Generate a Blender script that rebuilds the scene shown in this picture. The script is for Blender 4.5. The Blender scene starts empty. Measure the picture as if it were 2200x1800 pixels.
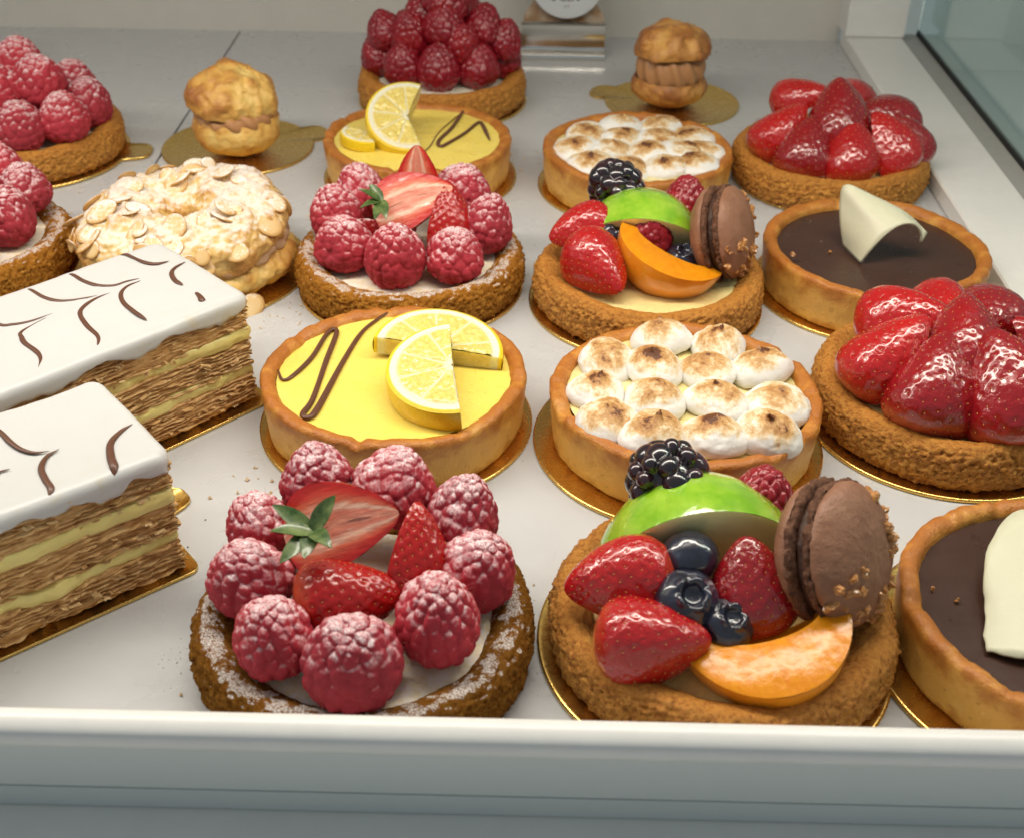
import bpy, math, random
import numpy as np
from mathutils import Matrix, Vector
S = 0.01                      # everything below is written in centimetres
rng = np.random.default_rng(7); random.seed(7)
scene = bpy.context.scene
COL = scene.collection

# ------------------------------------------------------------------ camera, world, lamps, exposure
def set_camera():
    f, pitch, roll, yaw, H = 2682.4, math.radians(34.44), math.radians(0.86), math.radians(-0.61), 24.81
    cy, sy = math.cos(yaw), math.sin(yaw)
    fwd = Vector((sy*math.cos(pitch), cy*math.cos(pitch), -math.sin(pitch)))
    r0 = Vector((cy, -sy, 0)); u0 = r0.cross(fwd)
    c, s = math.cos(roll), math.sin(roll)
    r = c*r0 + s*u0; u = c*u0 - s*r0
    cam = bpy.data.cameras.new('camera'); co = bpy.data.objects.new('camera', cam); COL.objects.link(co)
    co.matrix_world = Matrix(((r.x, u.x, -fwd.x, 0), (r.y, u.y, -fwd.y, 0), (r.z, u.z, -fwd.z, H*S), (0, 0, 0, 1)))
    cam.sensor_width = 36; cam.lens = 36*f/2200; cam.clip_start = 0.01; cam.clip_end = 20
    cam.dof.use_dof = True; cam.dof.focus_distance = 0.40; cam.dof.aperture_fstop = 22
    scene.camera = co
set_camera()
world = bpy.data.worlds.new('World'); scene.world = world; world.use_nodes = True
bg = world.node_tree.nodes['Background']
bg.inputs[0].default_value = (0.82, 0.94, 1.0, 1); bg.inputs[1].default_value = 0.30
def area(name, loc, size, power, color, aim):
    l = bpy.data.lights.new(name, 'AREA'); l.shape = 'RECTANGLE'; l.size = size[0]*S; l.size_y = size[1]*S
    l.energy = power; l.color = color
    o = bpy.data.objects.new(name, l); COL.objects.link(o); o.location = Vector(loc)*S
    d = Vector(aim) - Vector(loc)
    o.rotation_euler = d.to_track_quat('-Z', 'Y').to_euler()
    return o
area('display_case_strip_lamp', (0, 37, 33), (110, 4), 3.9, (1.0, 0.92, 0.80), (0, 31, 0))
scene.view_settings.view_transform = 'Standard'; scene.view_settings.look = 'None'
scene.view_settings.exposure = 0.0; scene.view_settings.gamma = 1.0
scene.render.engine = 'CYCLES'

# ------------------------------------------------------------------ numpy noise
def _h(ix, iy, iz, seed):
    n = (ix*374761393 + iy*668265263 + iz*1274126177 + seed*974711) & 0x7fffffff
    n = (n ^ (n >> 13))*1103515245 & 0x7fffffff
    n = (n ^ (n >> 16))*60493 & 0x7fffffff
    return ((n ^ (n >> 11)) & 0xffff)/65535.0
def vn(P, seed=0):
    I = np.floor(P).astype(np.int64); F = P - I; F = F*F*F*(F*(F*6 - 15) + 10)
    out = 0
    for dx in (0, 1):
        wx = F[:, 0] if dx else 1 - F[:, 0]
        for dy in (0, 1):
            wy = F[:, 1] if dy else 1 - F[:, 1]
            for dz in (0, 1):
                wz = F[:, 2] if dz else 1 - F[:, 2]
                out = out + wx*wy*wz*_h(I[:, 0]+dx, I[:, 1]+dy, I[:, 2]+dz, seed)
    return out*2 - 1
def fbm(P, freq=1., octv=4, seed=0, gain=.5):
    P = np.asarray(P, float)*freq; a = 1.; s = 0; t = 0
    for k in range(octv):
        s = s + a*vn(P + 17.3*k, seed + k); t += a; a *= gain; P = P*2.03
    return s/t*1.6
def worley(P, freq=1., seed=0):
    P = np.asarray(P, float)*freq; I = np.floor(P).astype(np.int64); best = np.full(len(P), 9.)
    for dx in (-1, 0, 1):
        for dy in (-1, 0, 1):
            for dz in (-1, 0, 1):
                C = I + np.array((dx, dy, dz))
                q = np.stack([_h(C[:, 0], C[:, 1], C[:, 2], seed + k) for k in (1, 2, 3)], -1) + C
                best = np.minimum(best, ((q - P)**2).sum(1))
    return np.sqrt(best)
def sstep(a, b, x):
    t = np.clip((x - a)/(b - a), 0, 1); return t*t*(3 - 2*t)

# ------------------------------------------------------------------ mesh helpers (geometry pieces are tuples V, F, material index, attributes)
def gridf(nu, nv, wu=False, wv=False, flip=False):
    iu = np.arange(nu if wu else nu-1); iv = np.arange(nv if wv else nv-1)
    a, b = np.meshgrid(iu, iv, indexing='ij'); a = a.ravel(); b = b.ravel()
    a1 = (a+1) % nu; b1 = (b+1) % nv
    q = np.stack([a*nv+b, a1*nv+b, a1*nv+b1, a*nv+b1], -1)
    return q[:, ::-1] if flip else q
def gnormal(G, wu=False, wv=False):
    def d(A, ax, w):
        if w: return np.roll(A, -1, ax) - np.roll(A, 1, ax)
        return np.gradient(A, axis=ax)
    n = np.cross(d(G, 0, wu), d(G, 1, wv)); l = np.linalg.norm(n, axis=2, keepdims=True)
    return n/np.maximum(l, 1e-9)
def mesh(name, pieces, mats, smooth=True):
    V = []; L = []; cnt = []; mi = []; U = []; W = []; off = 0
    for pc in pieces:
        v, f = np.asarray(pc[0], float).reshape(-1, 3), np.asarray(pc[1])
        m = pc[2] if len(pc) > 2 else 0
        at = pc[3] if len(pc) > 3 else {}
        V.append(v); L.append((f + off).ravel()); cnt.append(np.full(len(f), f.shape[1])); mi.append(np.full(len(f), m))
        U.append(np.broadcast_to(np.asarray(at.get('u', 0.), float).ravel() if np.ndim(at.get('u', 0.)) else at.get('u', 0.), (len(v),)))
        W.append(np.broadcast_to(np.asarray(at.get('w', 0.), float).ravel() if np.ndim(at.get('w', 0.)) else at.get('w', 0.), (len(v),)))
        off += len(v)
    V = np.concatenate(V)*S; L = np.concatenate(L); cnt = np.concatenate(cnt); mi = np.concatenate(mi)
    me = bpy.data.meshes.new(name)
    me.vertices.add(len(V)); me.vertices.foreach_set('co', V.astype(np.float32).ravel())
    me.loops.add(len(L)); me.loops.foreach_set('vertex_index', L.astype(np.int32))
    me.polygons.add(len(cnt)); st = np.concatenate([[0], np.cumsum(cnt)[:-1]])
    me.polygons.foreach_set('loop_start', st.astype(np.int32))
    me.polygons.foreach_set('material_index', mi.astype(np.int32))
    for nm, A in (('u', U), ('w', W)):
        at = me.attributes.new(nm, 'FLOAT', 'POINT'); at.data.foreach_set('value', np.concatenate(A).astype(np.float32))
    me.update(calc_edges=True); me.validate()
    me.polygons.foreach_set('use_smooth', np.full(len(me.polygons), bool(smooth)))
    for m in (mats if isinstance(mats, (list, tuple)) else [mats]): me.materials.append(m)
    return me
def obj(name, me, parent=None, loc=(0, 0, 0), rot=None, scale=1.0, label=None, cat=None, group=None, kind=None):
    o = bpy.data.objects.new(name, me); COL.objects.link(o)
    if parent: o.parent = parent
    R = rot if rot is not None else Matrix.Identity(3)
    sc = scale if isinstance(scale, (tuple, list)) else (scale,)*3
    o.matrix_basis = Matrix.LocRotScale(Vector(loc)*S, R.to_quaternion(), Vector(sc))
    for k, v in (('label', label), ('category', cat), ('group', group), ('kind', kind)):
        if v: o[k] = v
    return o
def thing(name, label, cat, loc, group=None, rotz=0):
    o = bpy.data.objects.new(name, None); COL.objects.link(o); o.empty_display_size = 0.02
    o.location = Vector(loc)*S; o.rotation_euler = (0, 0, rotz); o['label'] = label; o['category'] = cat
    if group: o['group'] = group
    return o
def frame(z, hint):           # rotation whose local +Z is z and local +Y is near hint
    z = Vector(z).normalized(); y = Vector(hint); y = (y - z*y.dot(z)).normalized(); x = y.cross(z)
    return Matrix(((x.x, y.x, z.x), (x.y, y.y, z.y), (x.z, y.z, z.z)))
def euler(x, y, z):
    from mathutils import Euler
    return Euler((math.radians(x), math.radians(y), math.radians(z))).to_matrix()
def resample(pts, n):
    pts = np.asarray(pts, float)
    # Catmull-Rom smoothing then even spacing
    P = np.vstack([2*pts[0]-pts[1], pts, 2*pts[-1]-pts[-2]]); out = []
    for i in range(1, len(P)-2):
        t = np.linspace(0, 1, 12, endpoint=False)[:, None]
        a, b, c, d = P[i-1], P[i], P[i+1], P[i+2]
        out.append(.5*(2*b + (c-a)*t + (2*a-5*b+4*c-d)*t*t + (3*b-a-3*c+d)*t**3))
    out = np.vstack(out + [pts[-1:]])
    s = np.concatenate([[0], np.cumsum(np.linalg.norm(np.diff(out, axis=0), axis=1))])
    q = np.linspace(0, s[-1], n)
    return np.stack([np.interp(q, s, out[:, k]) for k in range(out.shape[1])], -1)
def lathe(prof, n, nv):
    p = resample(prof, nv); th = np.linspace(0, 2*np.pi, n, endpoint=False)
    return np.stack([p[None, :, 0]*np.cos(th)[:, None], p[None, :, 0]*np.sin(th)[:, None], np.broadcast_to(p[None, :, 1], (n, nv))], -1)
def boxm(x0, x1, y0, y1, z0, z1, bev=0.05):
    # bevelled box: three nested rectangles per end
    V = []; b = bev
    def ring(i, z): return [(x0+i, y0+i, z), (x1-i, y0+i, z), (x1-i, y1-i, z), (x0+i, y1-i, z)]
    for i, z in ((b, z0), (0, z0+b), (0, z1-b), (b, z1)): V += ring(i, z)
    F = [(3, 2, 1, 0), (12, 13, 14, 15)]
    for k in range(3):
        for j in range(4): F.append((4*k+j, 4*k+(j+1) % 4, 4*k+4+(j+1) % 4, 4*k+4+j))
    return np.array(V, float), np.array(F)
def tube(pts, rad, n=8, flat=1.0, nseg=None):
    p = resample(pts, nseg or max(12, len(pts)*8)); t = np.gradient(p, axis=0); t /= np.linalg.norm(t, axis=1, keepdims=True)
    up = np.array((0, 0, 1.)); a = np.cross(t, up); a /= np.maximum(np.linalg.norm(a, axis=1, keepdims=True), 1e-6); b = np.cross(a, t)
    r = np.interp(np.linspace(0, 1, len(p)), np.linspace(0, 1, len(np.atleast_1d(rad))), np.atleast_1d(rad))
    r = r*np.clip(np.minimum(np.linspace(0.05, 8, len(p)), np.linspace(8, .05, len(p))), 0, 1)**.5
    th = np.linspace(0, 2*np.pi, n, endpoint=False)
    G = p[:, None] + r[:, None, None]*(np.cos(th)[None, :, None]*a[:, None] + flat*np.sin(th)[None, :, None]*b[:, None])
    return G.reshape(-1, 3), gridf(len(p), n, False, True)

# ------------------------------------------------------------------ material helper
class NT:
    def __init__(s, name):
        s.m = bpy.data.materials.new(name); s.m.use_nodes = True; s.t = s.m.node_tree; s.b = s.t.nodes['Principled BSDF']
        tc = s.t.nodes.new('ShaderNodeTexCoord'); oi = s.t.nodes.new('ShaderNodeObjectInfo')
        va = s.t.nodes.new('ShaderNodeVectorMath'); va.operation = 'SCALE'; va.inputs['Scale'].default_value = 100.0   # centimetres
        s.t.links.new(tc.outputs['Object'], va.inputs[0])
        vs = s.t.nodes.new('ShaderNodeVectorMath'); vs.operation = 'ADD'; cm = s.t.nodes.new('ShaderNodeCombineXYZ')
        mm = s.t.nodes.new('ShaderNodeMath'); mm.operation = 'MULTIPLY'; mm.inputs[1].default_value = 40.0
        s.t.links.new(oi.outputs['Random'], mm.inputs[0])
        for k in range(3): s.t.links.new(mm.outputs[0], cm.inputs[k])
        s.t.links.new(va.outputs[0], vs.inputs[0]); s.t.links.new(cm.outputs[0], vs.inputs[1])
        s.P = va.outputs[0]; s.Q = vs.outputs[0]; s.rnd = oi.outputs['Random']
    def ln(s, a, b): s.t.links.new(a, b)
    def setv(s, sock, v):
        if hasattr(v, 'is_linked') or isinstance(v, bpy.types.NodeSocket): s.ln(v, sock)
        else: sock.default_value = v if not (isinstance(v, tuple) and len(v) == 3 and sock.type == 'RGBA') else (*v, 1)
    def noise(s, scale, detail=4, rough=.55, dist=0., vec=None, stretch=None):
        n = s.t.nodes.new('ShaderNodeTexNoise'); n.inputs['Scale'].default_value = scale; n.inputs['Detail'].default_value = detail
        n.inputs['Roughness'].default_value = rough; n.inputs['Distortion'].default_value = dist
        v = vec or s.Q
        if stretch:
            m = s.t.nodes.new('ShaderNodeVectorMath'); m.operation = 'MULTIPLY'; m.inputs[1].default_value = stretch; s.ln(v, m.inputs[0]); v = m.outputs[0]
        s.ln(v, n.inputs['Vector']); return n.outputs[0]
    def vor(s, scale, feature='F1', smooth=None):
        n = s.t.nodes.new('ShaderNodeTexVoronoi'); n.feature = feature; n.inputs['Scale'].default_value = scale
        s.ln(s.Q, n.inputs['Vector']); return n.outputs['Distance']
    def ramp(s, fac, stops, interp='LINEAR'):
        r = s.t.nodes.new('ShaderNodeValToRGB'); r.color_ramp.interpolation = interp; e = r.color_ramp.elements
        while len(e) < len(stops): e.new(.5)
        for k, (p, c) in enumerate(stops):
            e[k].position = p; e[k].color = (*c, 1) if isinstance(c, tuple) else (c, c, c, 1)
        s.ln(fac, r.inputs[0]); return r.outputs[0]
    def mix(s, fac, a, b, typ='MIX'):
        n = s.t.nodes.new('ShaderNodeMix'); n.data_type = 'RGBA'; n.blend_type = typ
        s.setv(n.inputs[0], fac); s.setv(n.inputs[6], a); s.setv(n.inputs[7], b); return n.outputs[2]
    def math(s, op, a, b=0., c=None, clamp=False):
        n = s.t.nodes.new('ShaderNodeMath'); n.operation = op; n.use_clamp = clamp
        s.setv(n.inputs[0], a); s.setv(n.inputs[1], b)
        if c is not None: s.setv(n.inputs[2], c)
        return n.outputs[0]
    def attr(s, name):
        n = s.t.nodes.new('ShaderNodeAttribute'); n.attribute_name = name; return n.outputs['Fac']
    def nz(s):
        g = s.t.nodes.new('ShaderNodeNewGeometry'); x = s.t.nodes.new('ShaderNodeSeparateXYZ'); s.ln(g.outputs['Normal'], x.inputs[0]); return x.outputs[2]
    def pz(s):
        x = s.t.nodes.new('ShaderNodeSeparateXYZ'); s.ln(s.P, x.inputs[0]); return x.outputs[2]
    def bump(s, h, dist=.02, strength=1., prev=None):
        b = s.t.nodes.new('ShaderNodeBump'); b.inputs['Distance'].default_value = dist*S; b.inputs['Strength'].default_value = strength
        s.ln(h, b.inputs['Height'])
        if prev: s.ln(prev, b.inputs['Normal'])
        return b.outputs[0]
    def done(s, color=None, rough=.5, normal=None, sss=0., ssr=(1, .4, .2), sscale=.2, coat=0., coat_r=.05, metal=0., spec=.5, trans=0., ior=1.45):
        i = s.b.inputs
        if color is not None: s.setv(i['Base Color'], color)
        s.setv(i['Roughness'], rough); s.setv(i['Metallic'], metal); i['Specular IOR Level'].default_value = spec
        if normal is not None: s.ln(normal, i['Normal'])
        if sss: i['Subsurface Weight'].default_value = sss; i['Subsurface Radius'].default_value = ssr; i['Subsurface Scale'].default_value = sscale*S
        s.setv(i['Coat Weight'], coat); i['Coat Roughness'].default_value = coat_r
        if trans: i['Transmission Weight'].default_value = trans
        i['IOR'].default_value = ior
        return s.m
SUGAR = (.86, .83, .80)
def sugar_mask(n, lo=.45, hi=.75, fine=9., amount=.55):
    a = n.noise(fine, 3, .7); b = n.noise(2.2, 2, .5)
    nz = n.math('MULTIPLY', n.nz(), amount)
    t = n.math('ADD', nz, n.math('MULTIPLY', a, .55)); t = n.math('ADD', t, n.math('MULTIPLY', b, .35))
    return n.ramp(t, [(lo, 0.), (hi, 1.)])
M = {}
def mats():
    # --- setting
    n = NT('white_enamel'); h = n.noise(1.2, 3, .5); g = n.noise(9, 3, .6, stretch=(.35, 3., 1.))
    M['tray'] = n.done(n.mix(n.math('MULTIPLY', h, .4), (.50, .505, .51), (.45, .455, .46)), n.ramp(n.noise(.45, 5, .65, .6), [(.35, .22), (.65, .46)]), n.bump(g, .01, .35), spec=.5)
    n = NT('warm_grey_panel'); h = n.noise(.5, 4, .6); M['wall'] = n.done(n.mix(h, (.62, .60, .545), (.55, .535, .49)), .55, n.bump(n.noise(14, 2), .004, .3))
    n = NT('white_plastic'); h = n.noise(.8, 4, .6); M['white'] = n.done(n.mix(h, (.80, .79, .76), (.70, .69, .665)), .32, n.bump(n.noise(5, 3), .004, .3))
    n = NT('grey_blue_panel'); h = n.noise(.35, 3, .6, stretch=(.3, 1, 2)); M['panel'] = n.done(n.mix(h, (.58, .63, .62), (.64, .67, .65)), .25)
    n = NT('grey_channel'); M['channel'] = n.done(n.mix(n.noise(1.5, 3), (.40, .39, .36), (.32, .315, .30)), .4)
    n = NT('brushed_steel'); M['steel'] = n.done(n.mix(n.noise(.6, 3, .6, stretch=(.2, 1, 1)), (.80, .83, .82), (.70, .73, .72)), .42, n.bump(n.noise(12, 2, stretch=(.1, 3, 3)), .004, .4), metal=.7)
    n = NT('dark_gap'); M['gap'] = n.done((.02, .022, .022), .7)
    n = NT('green_tinted_glass'); M['glass'] = n.done((.72, .86, .82), .02, trans=1., ior=1.5)
    n = NT('grey_green_board'); M['outside'] = n.done(n.mix(n.noise(.12, 3), (.62, .67, .65), (.68, .72, .70)), .6)
    n = NT('chrome'); M['chrome'] = n.done((.72, .70, .66), .12, metal=1.)
    n = NT('card_white'); M['cardwhite'] = n.done((.62, .65, .67), .4)
    n = NT('card_print'); M['card'] = n.done(n.mix(n.ramp(n.noise(.9, 3), [(.4, 0.), (.6, 1.)]), (.30, .17, .08), (.45, .36, .27)), .4)
    n = NT('ink'); M['ink'] = n.done((.09, .05, .05), .5)
    # --- gold board
    n = NT('gold_card'); h = n.noise(3.5, 3, .6); w = n.noise(40, 2, .5)
    M['gold'] = n.done(n.mix(h, (.86, .60, .19), (.74, .48, .13)), n.math('MULTIPLY_ADD', h, .16, .20), n.bump(w, .006, .4, n.bump(h, .03, .3)), metal=1.)
    # --- crusts
    n = NT('shortcrust'); z = n.math('DIVIDE', n.pz(), 1.95); h = n.noise(1.3, 5, .6); sp = n.noise(10, 4, .65)
    t = n.math('ADD', z, n.math('MULTIPLY', n.math('SUBTRACT', h, .5), 1.1))
    c = n.ramp(t, [(.0, (.50, .22, .035)), (.18, (.72, .41, .095)), (.62, (.70, .37, .075)), (.86, (.53, .215, .032)), (1.0, (.42, .14, .018))])
    c = n.mix(n.ramp(n.noise(4.5, 4, .7), [(.62, 0.), (.70, .55)]), c, (.27, .10, .025))
    pit = n.ramp(n.vor(7), [(.0, 0.), (.16, 1.)])
    M['short'] = n.done(c, .42, n.bump(sp, .06, .8, n.bump(pit, .03, .35)), coat=.12, coat_r=.3)
    for key, dust, dark in (('rough', False, 1.), ('roughdust', True, .72), ('roughdark', True, .40)):  # same crust in three tones; the darkest is for the front raspberry tart
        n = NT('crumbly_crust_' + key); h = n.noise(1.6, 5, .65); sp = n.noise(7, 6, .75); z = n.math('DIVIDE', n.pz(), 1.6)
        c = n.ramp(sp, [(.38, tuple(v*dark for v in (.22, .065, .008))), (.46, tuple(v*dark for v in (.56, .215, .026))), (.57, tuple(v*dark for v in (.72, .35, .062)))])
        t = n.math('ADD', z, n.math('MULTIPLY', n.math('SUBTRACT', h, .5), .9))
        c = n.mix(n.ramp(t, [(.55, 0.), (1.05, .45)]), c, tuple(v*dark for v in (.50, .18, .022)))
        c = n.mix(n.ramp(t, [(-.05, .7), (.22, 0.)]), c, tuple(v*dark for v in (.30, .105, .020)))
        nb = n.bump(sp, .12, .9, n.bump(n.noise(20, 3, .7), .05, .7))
        if dust:
            m = n.math('MULTIPLY', sugar_mask(n, .94, 1.16, 3.0, .56), n.ramp(n.noise(24, 3, .7), [(.42, .05), (.56, .92)]))
            c = n.mix(m, c, SUGAR)
            M[key] = n.done(c, .85, nb, spec=.08)
        else:
            M[key] = n.done(c, .55, nb)
    # --- fillings
    n = NT('lemon_curd'); h = n.noise(1.0, 4, .6); M['curd'] = n.done(n.mix(h, (.84, .64, .10), (.88, .71, .17)), n.math('MULTIPLY_ADD', n.noise(3, 3), .3, .16), n.bump(n.noise(6, 4, .6), .035, .8), sss=.35, ssr=(1, .8, .25), sscale=.35, coat=.3, coat_r=.12)
    n = NT('custard'); h = n.noise(1.3, 4, .6); M['custard'] = n.done(n.mix(h, (.78, .62, .24), (.84, .72, .36)), .22, n.bump(n.noise(4, 4, .6), .05, .7), sss=.3, ssr=(1, .8, .4), sscale=.3, coat=.8, coat_r=.06)
    n = NT('glazed_custard'); h = n.noise(.9, 4, .6); M['glazed'] = n.done(n.mix(n.ramp(h, [(.35, 0.), (.65, 1.)]), (.80, .62, .25), (.62, .36, .13)), .2, n.bump(n.noise(4, 4, .6), .05, .7), sss=.3, ssr=(1, .8, .4), sscale=.3, coat=1., coat_r=.05)
    n = NT('vanilla_cream'); h = n.noise(2., 4, .6); M['cream'] = n.done(n.mix(h, (.80, .74, .56), (.84, .80, .68)), .45, n.bump(h, .08, .6))
    n = NT('sugared_cream'); h = n.noise(2., 4, .6); M['creamdust'] = n.done(n.mix(sugar_mask(n, .80, 1.1, 8, .45), (.74, .62, .38), (.80, .75, .70)), .6, n.bump(h, .08, .6))
    n = NT('chocolate_ganache'); h = n.noise(1.0, 4, .5); M['ganache'] = n.done(n.mix(h, (.046, .020, .013), (.060, .027, .018)), n.math('MULTIPLY_ADD', h, .20, .20), n.bump(n.noise(3, 3, .5), .012, .5))
    n = NT('chocolate_line'); M['choco'] = n.done(n.mix(n.noise(5, 3), (.135, .055, .030), (.10, .040, .021)), .38)
    n = NT('white_chocolate'); h = n.noise(1.4, 4); M['whitechoc'] = n.done(n.mix(h, (.58, .565, .40), (.62, .605, .45)), .38, n.bump(n.noise(3, 5, .6), .02, .5))
    # --- berries
    for key, dust in (('rasp', False), ('raspdust', True)):
        n = NT('raspberry' + ('_sugared' if dust else '')); u = n.attr('u'); h = n.noise(1.1, 3, .5)
        c = n.ramp(h, [(.3, (.31, .008, .018)), (.7, (.46, .018, .032))]) if dust else n.ramp(h, [(.3, (.20, .004, .010)), (.7, (.32, .008, .018))])
        c = n.mix(n.math('MULTIPLY', n.rnd, .6), c, (.22, .006, .016))
        nb = n.bump(n.noise(9, 3, .6), .03, .5)
        if dust:
            c = n.mix(.10, c, (.75, .28, .34))
            m = sugar_mask(n, .70, 1.02, 3.0, .50)
            m2 = n.math('MULTIPLY', m, n.ramp(n.noise(17, 3, .75), [(.36, .18), (.58, .92)]))
            c = n.mix(m2, c, (.88, .80, .81))
            M[key] = n.done(c, n.math('MULTIPLY_ADD', m2, .3, .55), nb, sss=.25, ssr=(1, .12, .12), sscale=.15, spec=.18)
        else:
            M[key] = n.done(c, .3, nb, sss=.25, ssr=(1, .1, .1), sscale=.18, coat=.35, coat_r=.18)
    n = NT('blackberry'); h = n.noise(1.2, 3); M['blackb'] = n.done(n.ramp(h, [(.4, (.010, .006, .010)), (.75, (.045, .008, .016))]), .25, n.bump(n.noise(12, 2), .01, .4), coat=1., coat_r=.04)
    n = NT('blueberry'); h = n.noise(2.2, 4, .6); M['blueb'] = n.done(n.ramp(h, [(.35, (.008, .008, .016)), (.62, (.016, .019, .040)), (.8, (.05, .062, .10))]), .3, n.bump(n.noise(6, 3), .02, .5), coat=.9, coat_r=.05)
    n = NT('berry_hair'); M['hair'] = n.done((.45, .16, .12), .6)
    for key, gl, c0, c1 in (('strawb', 1., (.52, .010, .008), (.36, .005, .008)), ('strawdeep', 1., (.36, .005, .008), (.22, .004, .008)), ('strawdry', .35, (.46, .012, .008), (.30, .006, .007))):
        n = NT('strawberry_' + key); h = n.noise(.9, 3, .5); zz = n.math('MULTIPLY_ADD', n.pz(), .25, .5)
        c = n.mix(h, c0, c1); c = n.mix(n.math('MULTIPLY', n.rnd, .5), c, c1)
        c = n.mix(n.ramp(zz, [(.74, 0.), (.95, .75)]), c, (.70, .16, .06))
        w = n.noise(4.6, 2, .5, .8)
        M[key] = n.done(c, .25, n.bump(w, .06, .75 if gl > .5 else .3), sss=.25, ssr=(1, .08, .05), sscale=.2, coat=gl*.8, coat_r=.09)
    n = NT('strawberry_seed'); M['seed'] = n.done((.62, .30, .07), .35, coat=.5)
    n = NT('strawberry_flesh'); u = n.attr('u'); st = n.noise(3.0, 4, .6, 0, stretch=(3.5, 3.5, .6))
    t = n.math('ADD', u, n.math('MULTIPLY', n.math('SUBTRACT', st, .5), .35))
    c = n.ramp(t, [(.0, (.72, .30, .20)), (.22, (.66, .20, .13)), (.38, (.80, .52, .38)), (.52, (.68, .17, .09)), (.80, (.56, .030, .018)), (1., (.45, .010, .010))])
    M['sflesh'] = n.done(c, .28, n.bump(st, .05, .5), sss=.3, ssr=(1, .3, .2), sscale=.2, coat=.5, coat_r=.1)
    n = NT('strawberry_leaf'); h = n.noise(3, 4); M['leaf'] = n.done(n.ramp(h, [(.35, (.03, .075, .012)), (.65, (.15, .20, .06))]), .42, n.bump(n.noise(7, 3), .03, .6), coat=.4, coat_r=.12)
    n = NT('apple_skin'); h = n.noise(1.1, 3, .6); w = n.noise(1.6, 4, .6, .6)
    M['askin'] = n.done(n.ramp(h, [(.35, (.19, .42, .012)), (.65, (.33, .54, .04))]), .2, n.bump(n.noise(1.6, 2, .4, .5), .12, .6), coat=1., coat_r=.04)
    n = NT('apple_flesh'); M['aflesh'] = n.done(n.mix(n.noise(1.5, 3), (.84, .84, .46), (.80, .78, .42)), .3, n.bump(n.noise(5, 3), .02, .4), sss=.3, ssr=(1, 1, .5), sscale=.3, coat=.7, coat_r=.08)
    n = NT('apricot_skin'); h = n.noise(1.2, 3); M['pskin'] = n.done(n.mix(h, (.80, .27, .010), (.76, .33, .02)), .3, n.bump(n.noise(3, 3), .02, .5), sss=.3, ssr=(1, .5, .1), sscale=.3, coat=.7, coat_r=.08)
    n = NT('apricot_flesh'); h = n.noise(2.0, 4, .6, .3, stretch=(1, 1, 2.2)); M['pflesh'] = n.done(n.ramp(h, [(.3, (.68, .22, .004)), (.7, (.74, .29, .008))]), .28, n.bump(n.noise(3.5, 3, .5), .05, .6), sss=.25, ssr=(1, .5, .1), sscale=.3, spec=.4, coat=.3, coat_r=.2)
    # --- macaron
    n = NT('cocoa_macaron'); h = n.noise(1.1, 4, .6); sp = n.ramp(n.noise(11, 2), [(.66, 0.), (.72, .6)])
    M['maca'] = n.done(n.mix(sp, n.ramp(h, [(.3, (.22, .098, .052)), (.7, (.30, .145, .085))]), (.13, .05, .026)), .5, n.bump(n.noise(16, 3, .6), .018, .6, n.bump(n.noise(2.0, 3), .10, .6)))
    n = NT('macaron_foot'); M['foot'] = n.done(n.ramp(n.noise(8, 4), [(.35, (.09, .034, .016)), (.65, (.20, .085, .042))]), .75, n.bump(n.noise(14, 4, .7), .07, 1.))
    n = NT('macaron_filling'); M['mfill'] = n.done((.055, .024, .014), .5, n.bump(n.noise(7, 3), .06, .7))
    n = NT('caramelised_nut'); M['nut'] = n.done(n.mix(n.noise(7, 3), (.52, .25, .07), (.36, .145, .04)), .35, n.bump(n.noise(9, 3), .04, .7), coat=.4)
    # --- lemon
    n = NT('lemon_rind'); M['rind'] = n.done(n.mix(n.noise(1.2, 3), (.80, .53, .008), (.84, .62, .025)), .32, n.bump(n.ramp(n.vor(9), [(0., 0.), (.5, 1.)]), .03, .5), coat=.35, coat_r=.15)
    n = NT('lemon_flesh'); u = n.attr('u'); w = n.attr('w'); ves = n.noise(7, 3, .6)
    fl = n.ramp(ves, [(.3, (.70, .53, .10)), (.7, (.78, .66, .24))])
    c = n.mix(n.math('MULTIPLY_ADD', w, .75, n.math('MULTIPLY', n.ramp(u, [(.78, 1.), (.84, 0.)]), .25)), (.76, .73, .56), fl); c = n.mix(n.ramp(u, [(.93, 0.), (.955, 1.)]), c, (.82, .58, .02))
    M['lflesh'] = n.done(c, n.math('MULTIPLY_ADD', w, -.28, .5), n.bump(ves, .05, .6), sss=.7, ssr=(1, .9, .4), sscale=.6, coat=n.math('MULTIPLY', w, .6), coat_r=.1)
    # --- meringue
    for key, lo in (('mering', .03), ('mering_dark', .0)):
        n = NT('torched_' + key); u = n.attr('u'); h = n.noise(1.5, 5, .62); f = n.noise(8, 4, .7)
        t = n.math('ADD', u, n.math('MULTIPLY', n.math('SUBTRACT', h, .5), 1.15)); t = n.math('ADD', t, n.math('MULTIPLY', n.math('SUBTRACT', f, .5), .45)); t = n.math('ADD', t, lo)
        c = n.ramp(t, [(.52, (.80, .775, .735)), (.66, (.76, .62, .42)), (.80, (.58, .34, .13)), (.96, (.36, .16, .05)), (1., (.12, .04, .014))])
        M[key] = n.done(c, .55, n.bump(f, .03, .5), sss=.3, ssr=(1, .9, .8), sscale=.25)
    # --- choux
    n = NT('choux_pastry'); u = n.attr('u'); h = n.noise(1.2, 5, .62, .4); sp = n.noise(6, 5, .7)
    t = n.math('ADD', n.math('MULTIPLY', u, .5), n.math('MULTIPLY', h, .75)); t = n.math('ADD', t, n.math('MULTIPLY', sp, .15))
    c = n.ramp(t, [(.42, (.82, .58, .19)), (.66, (.78, .47, .12)), (.82, (.60, .29, .06)), (1., (.36, .13, .028))])
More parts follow.
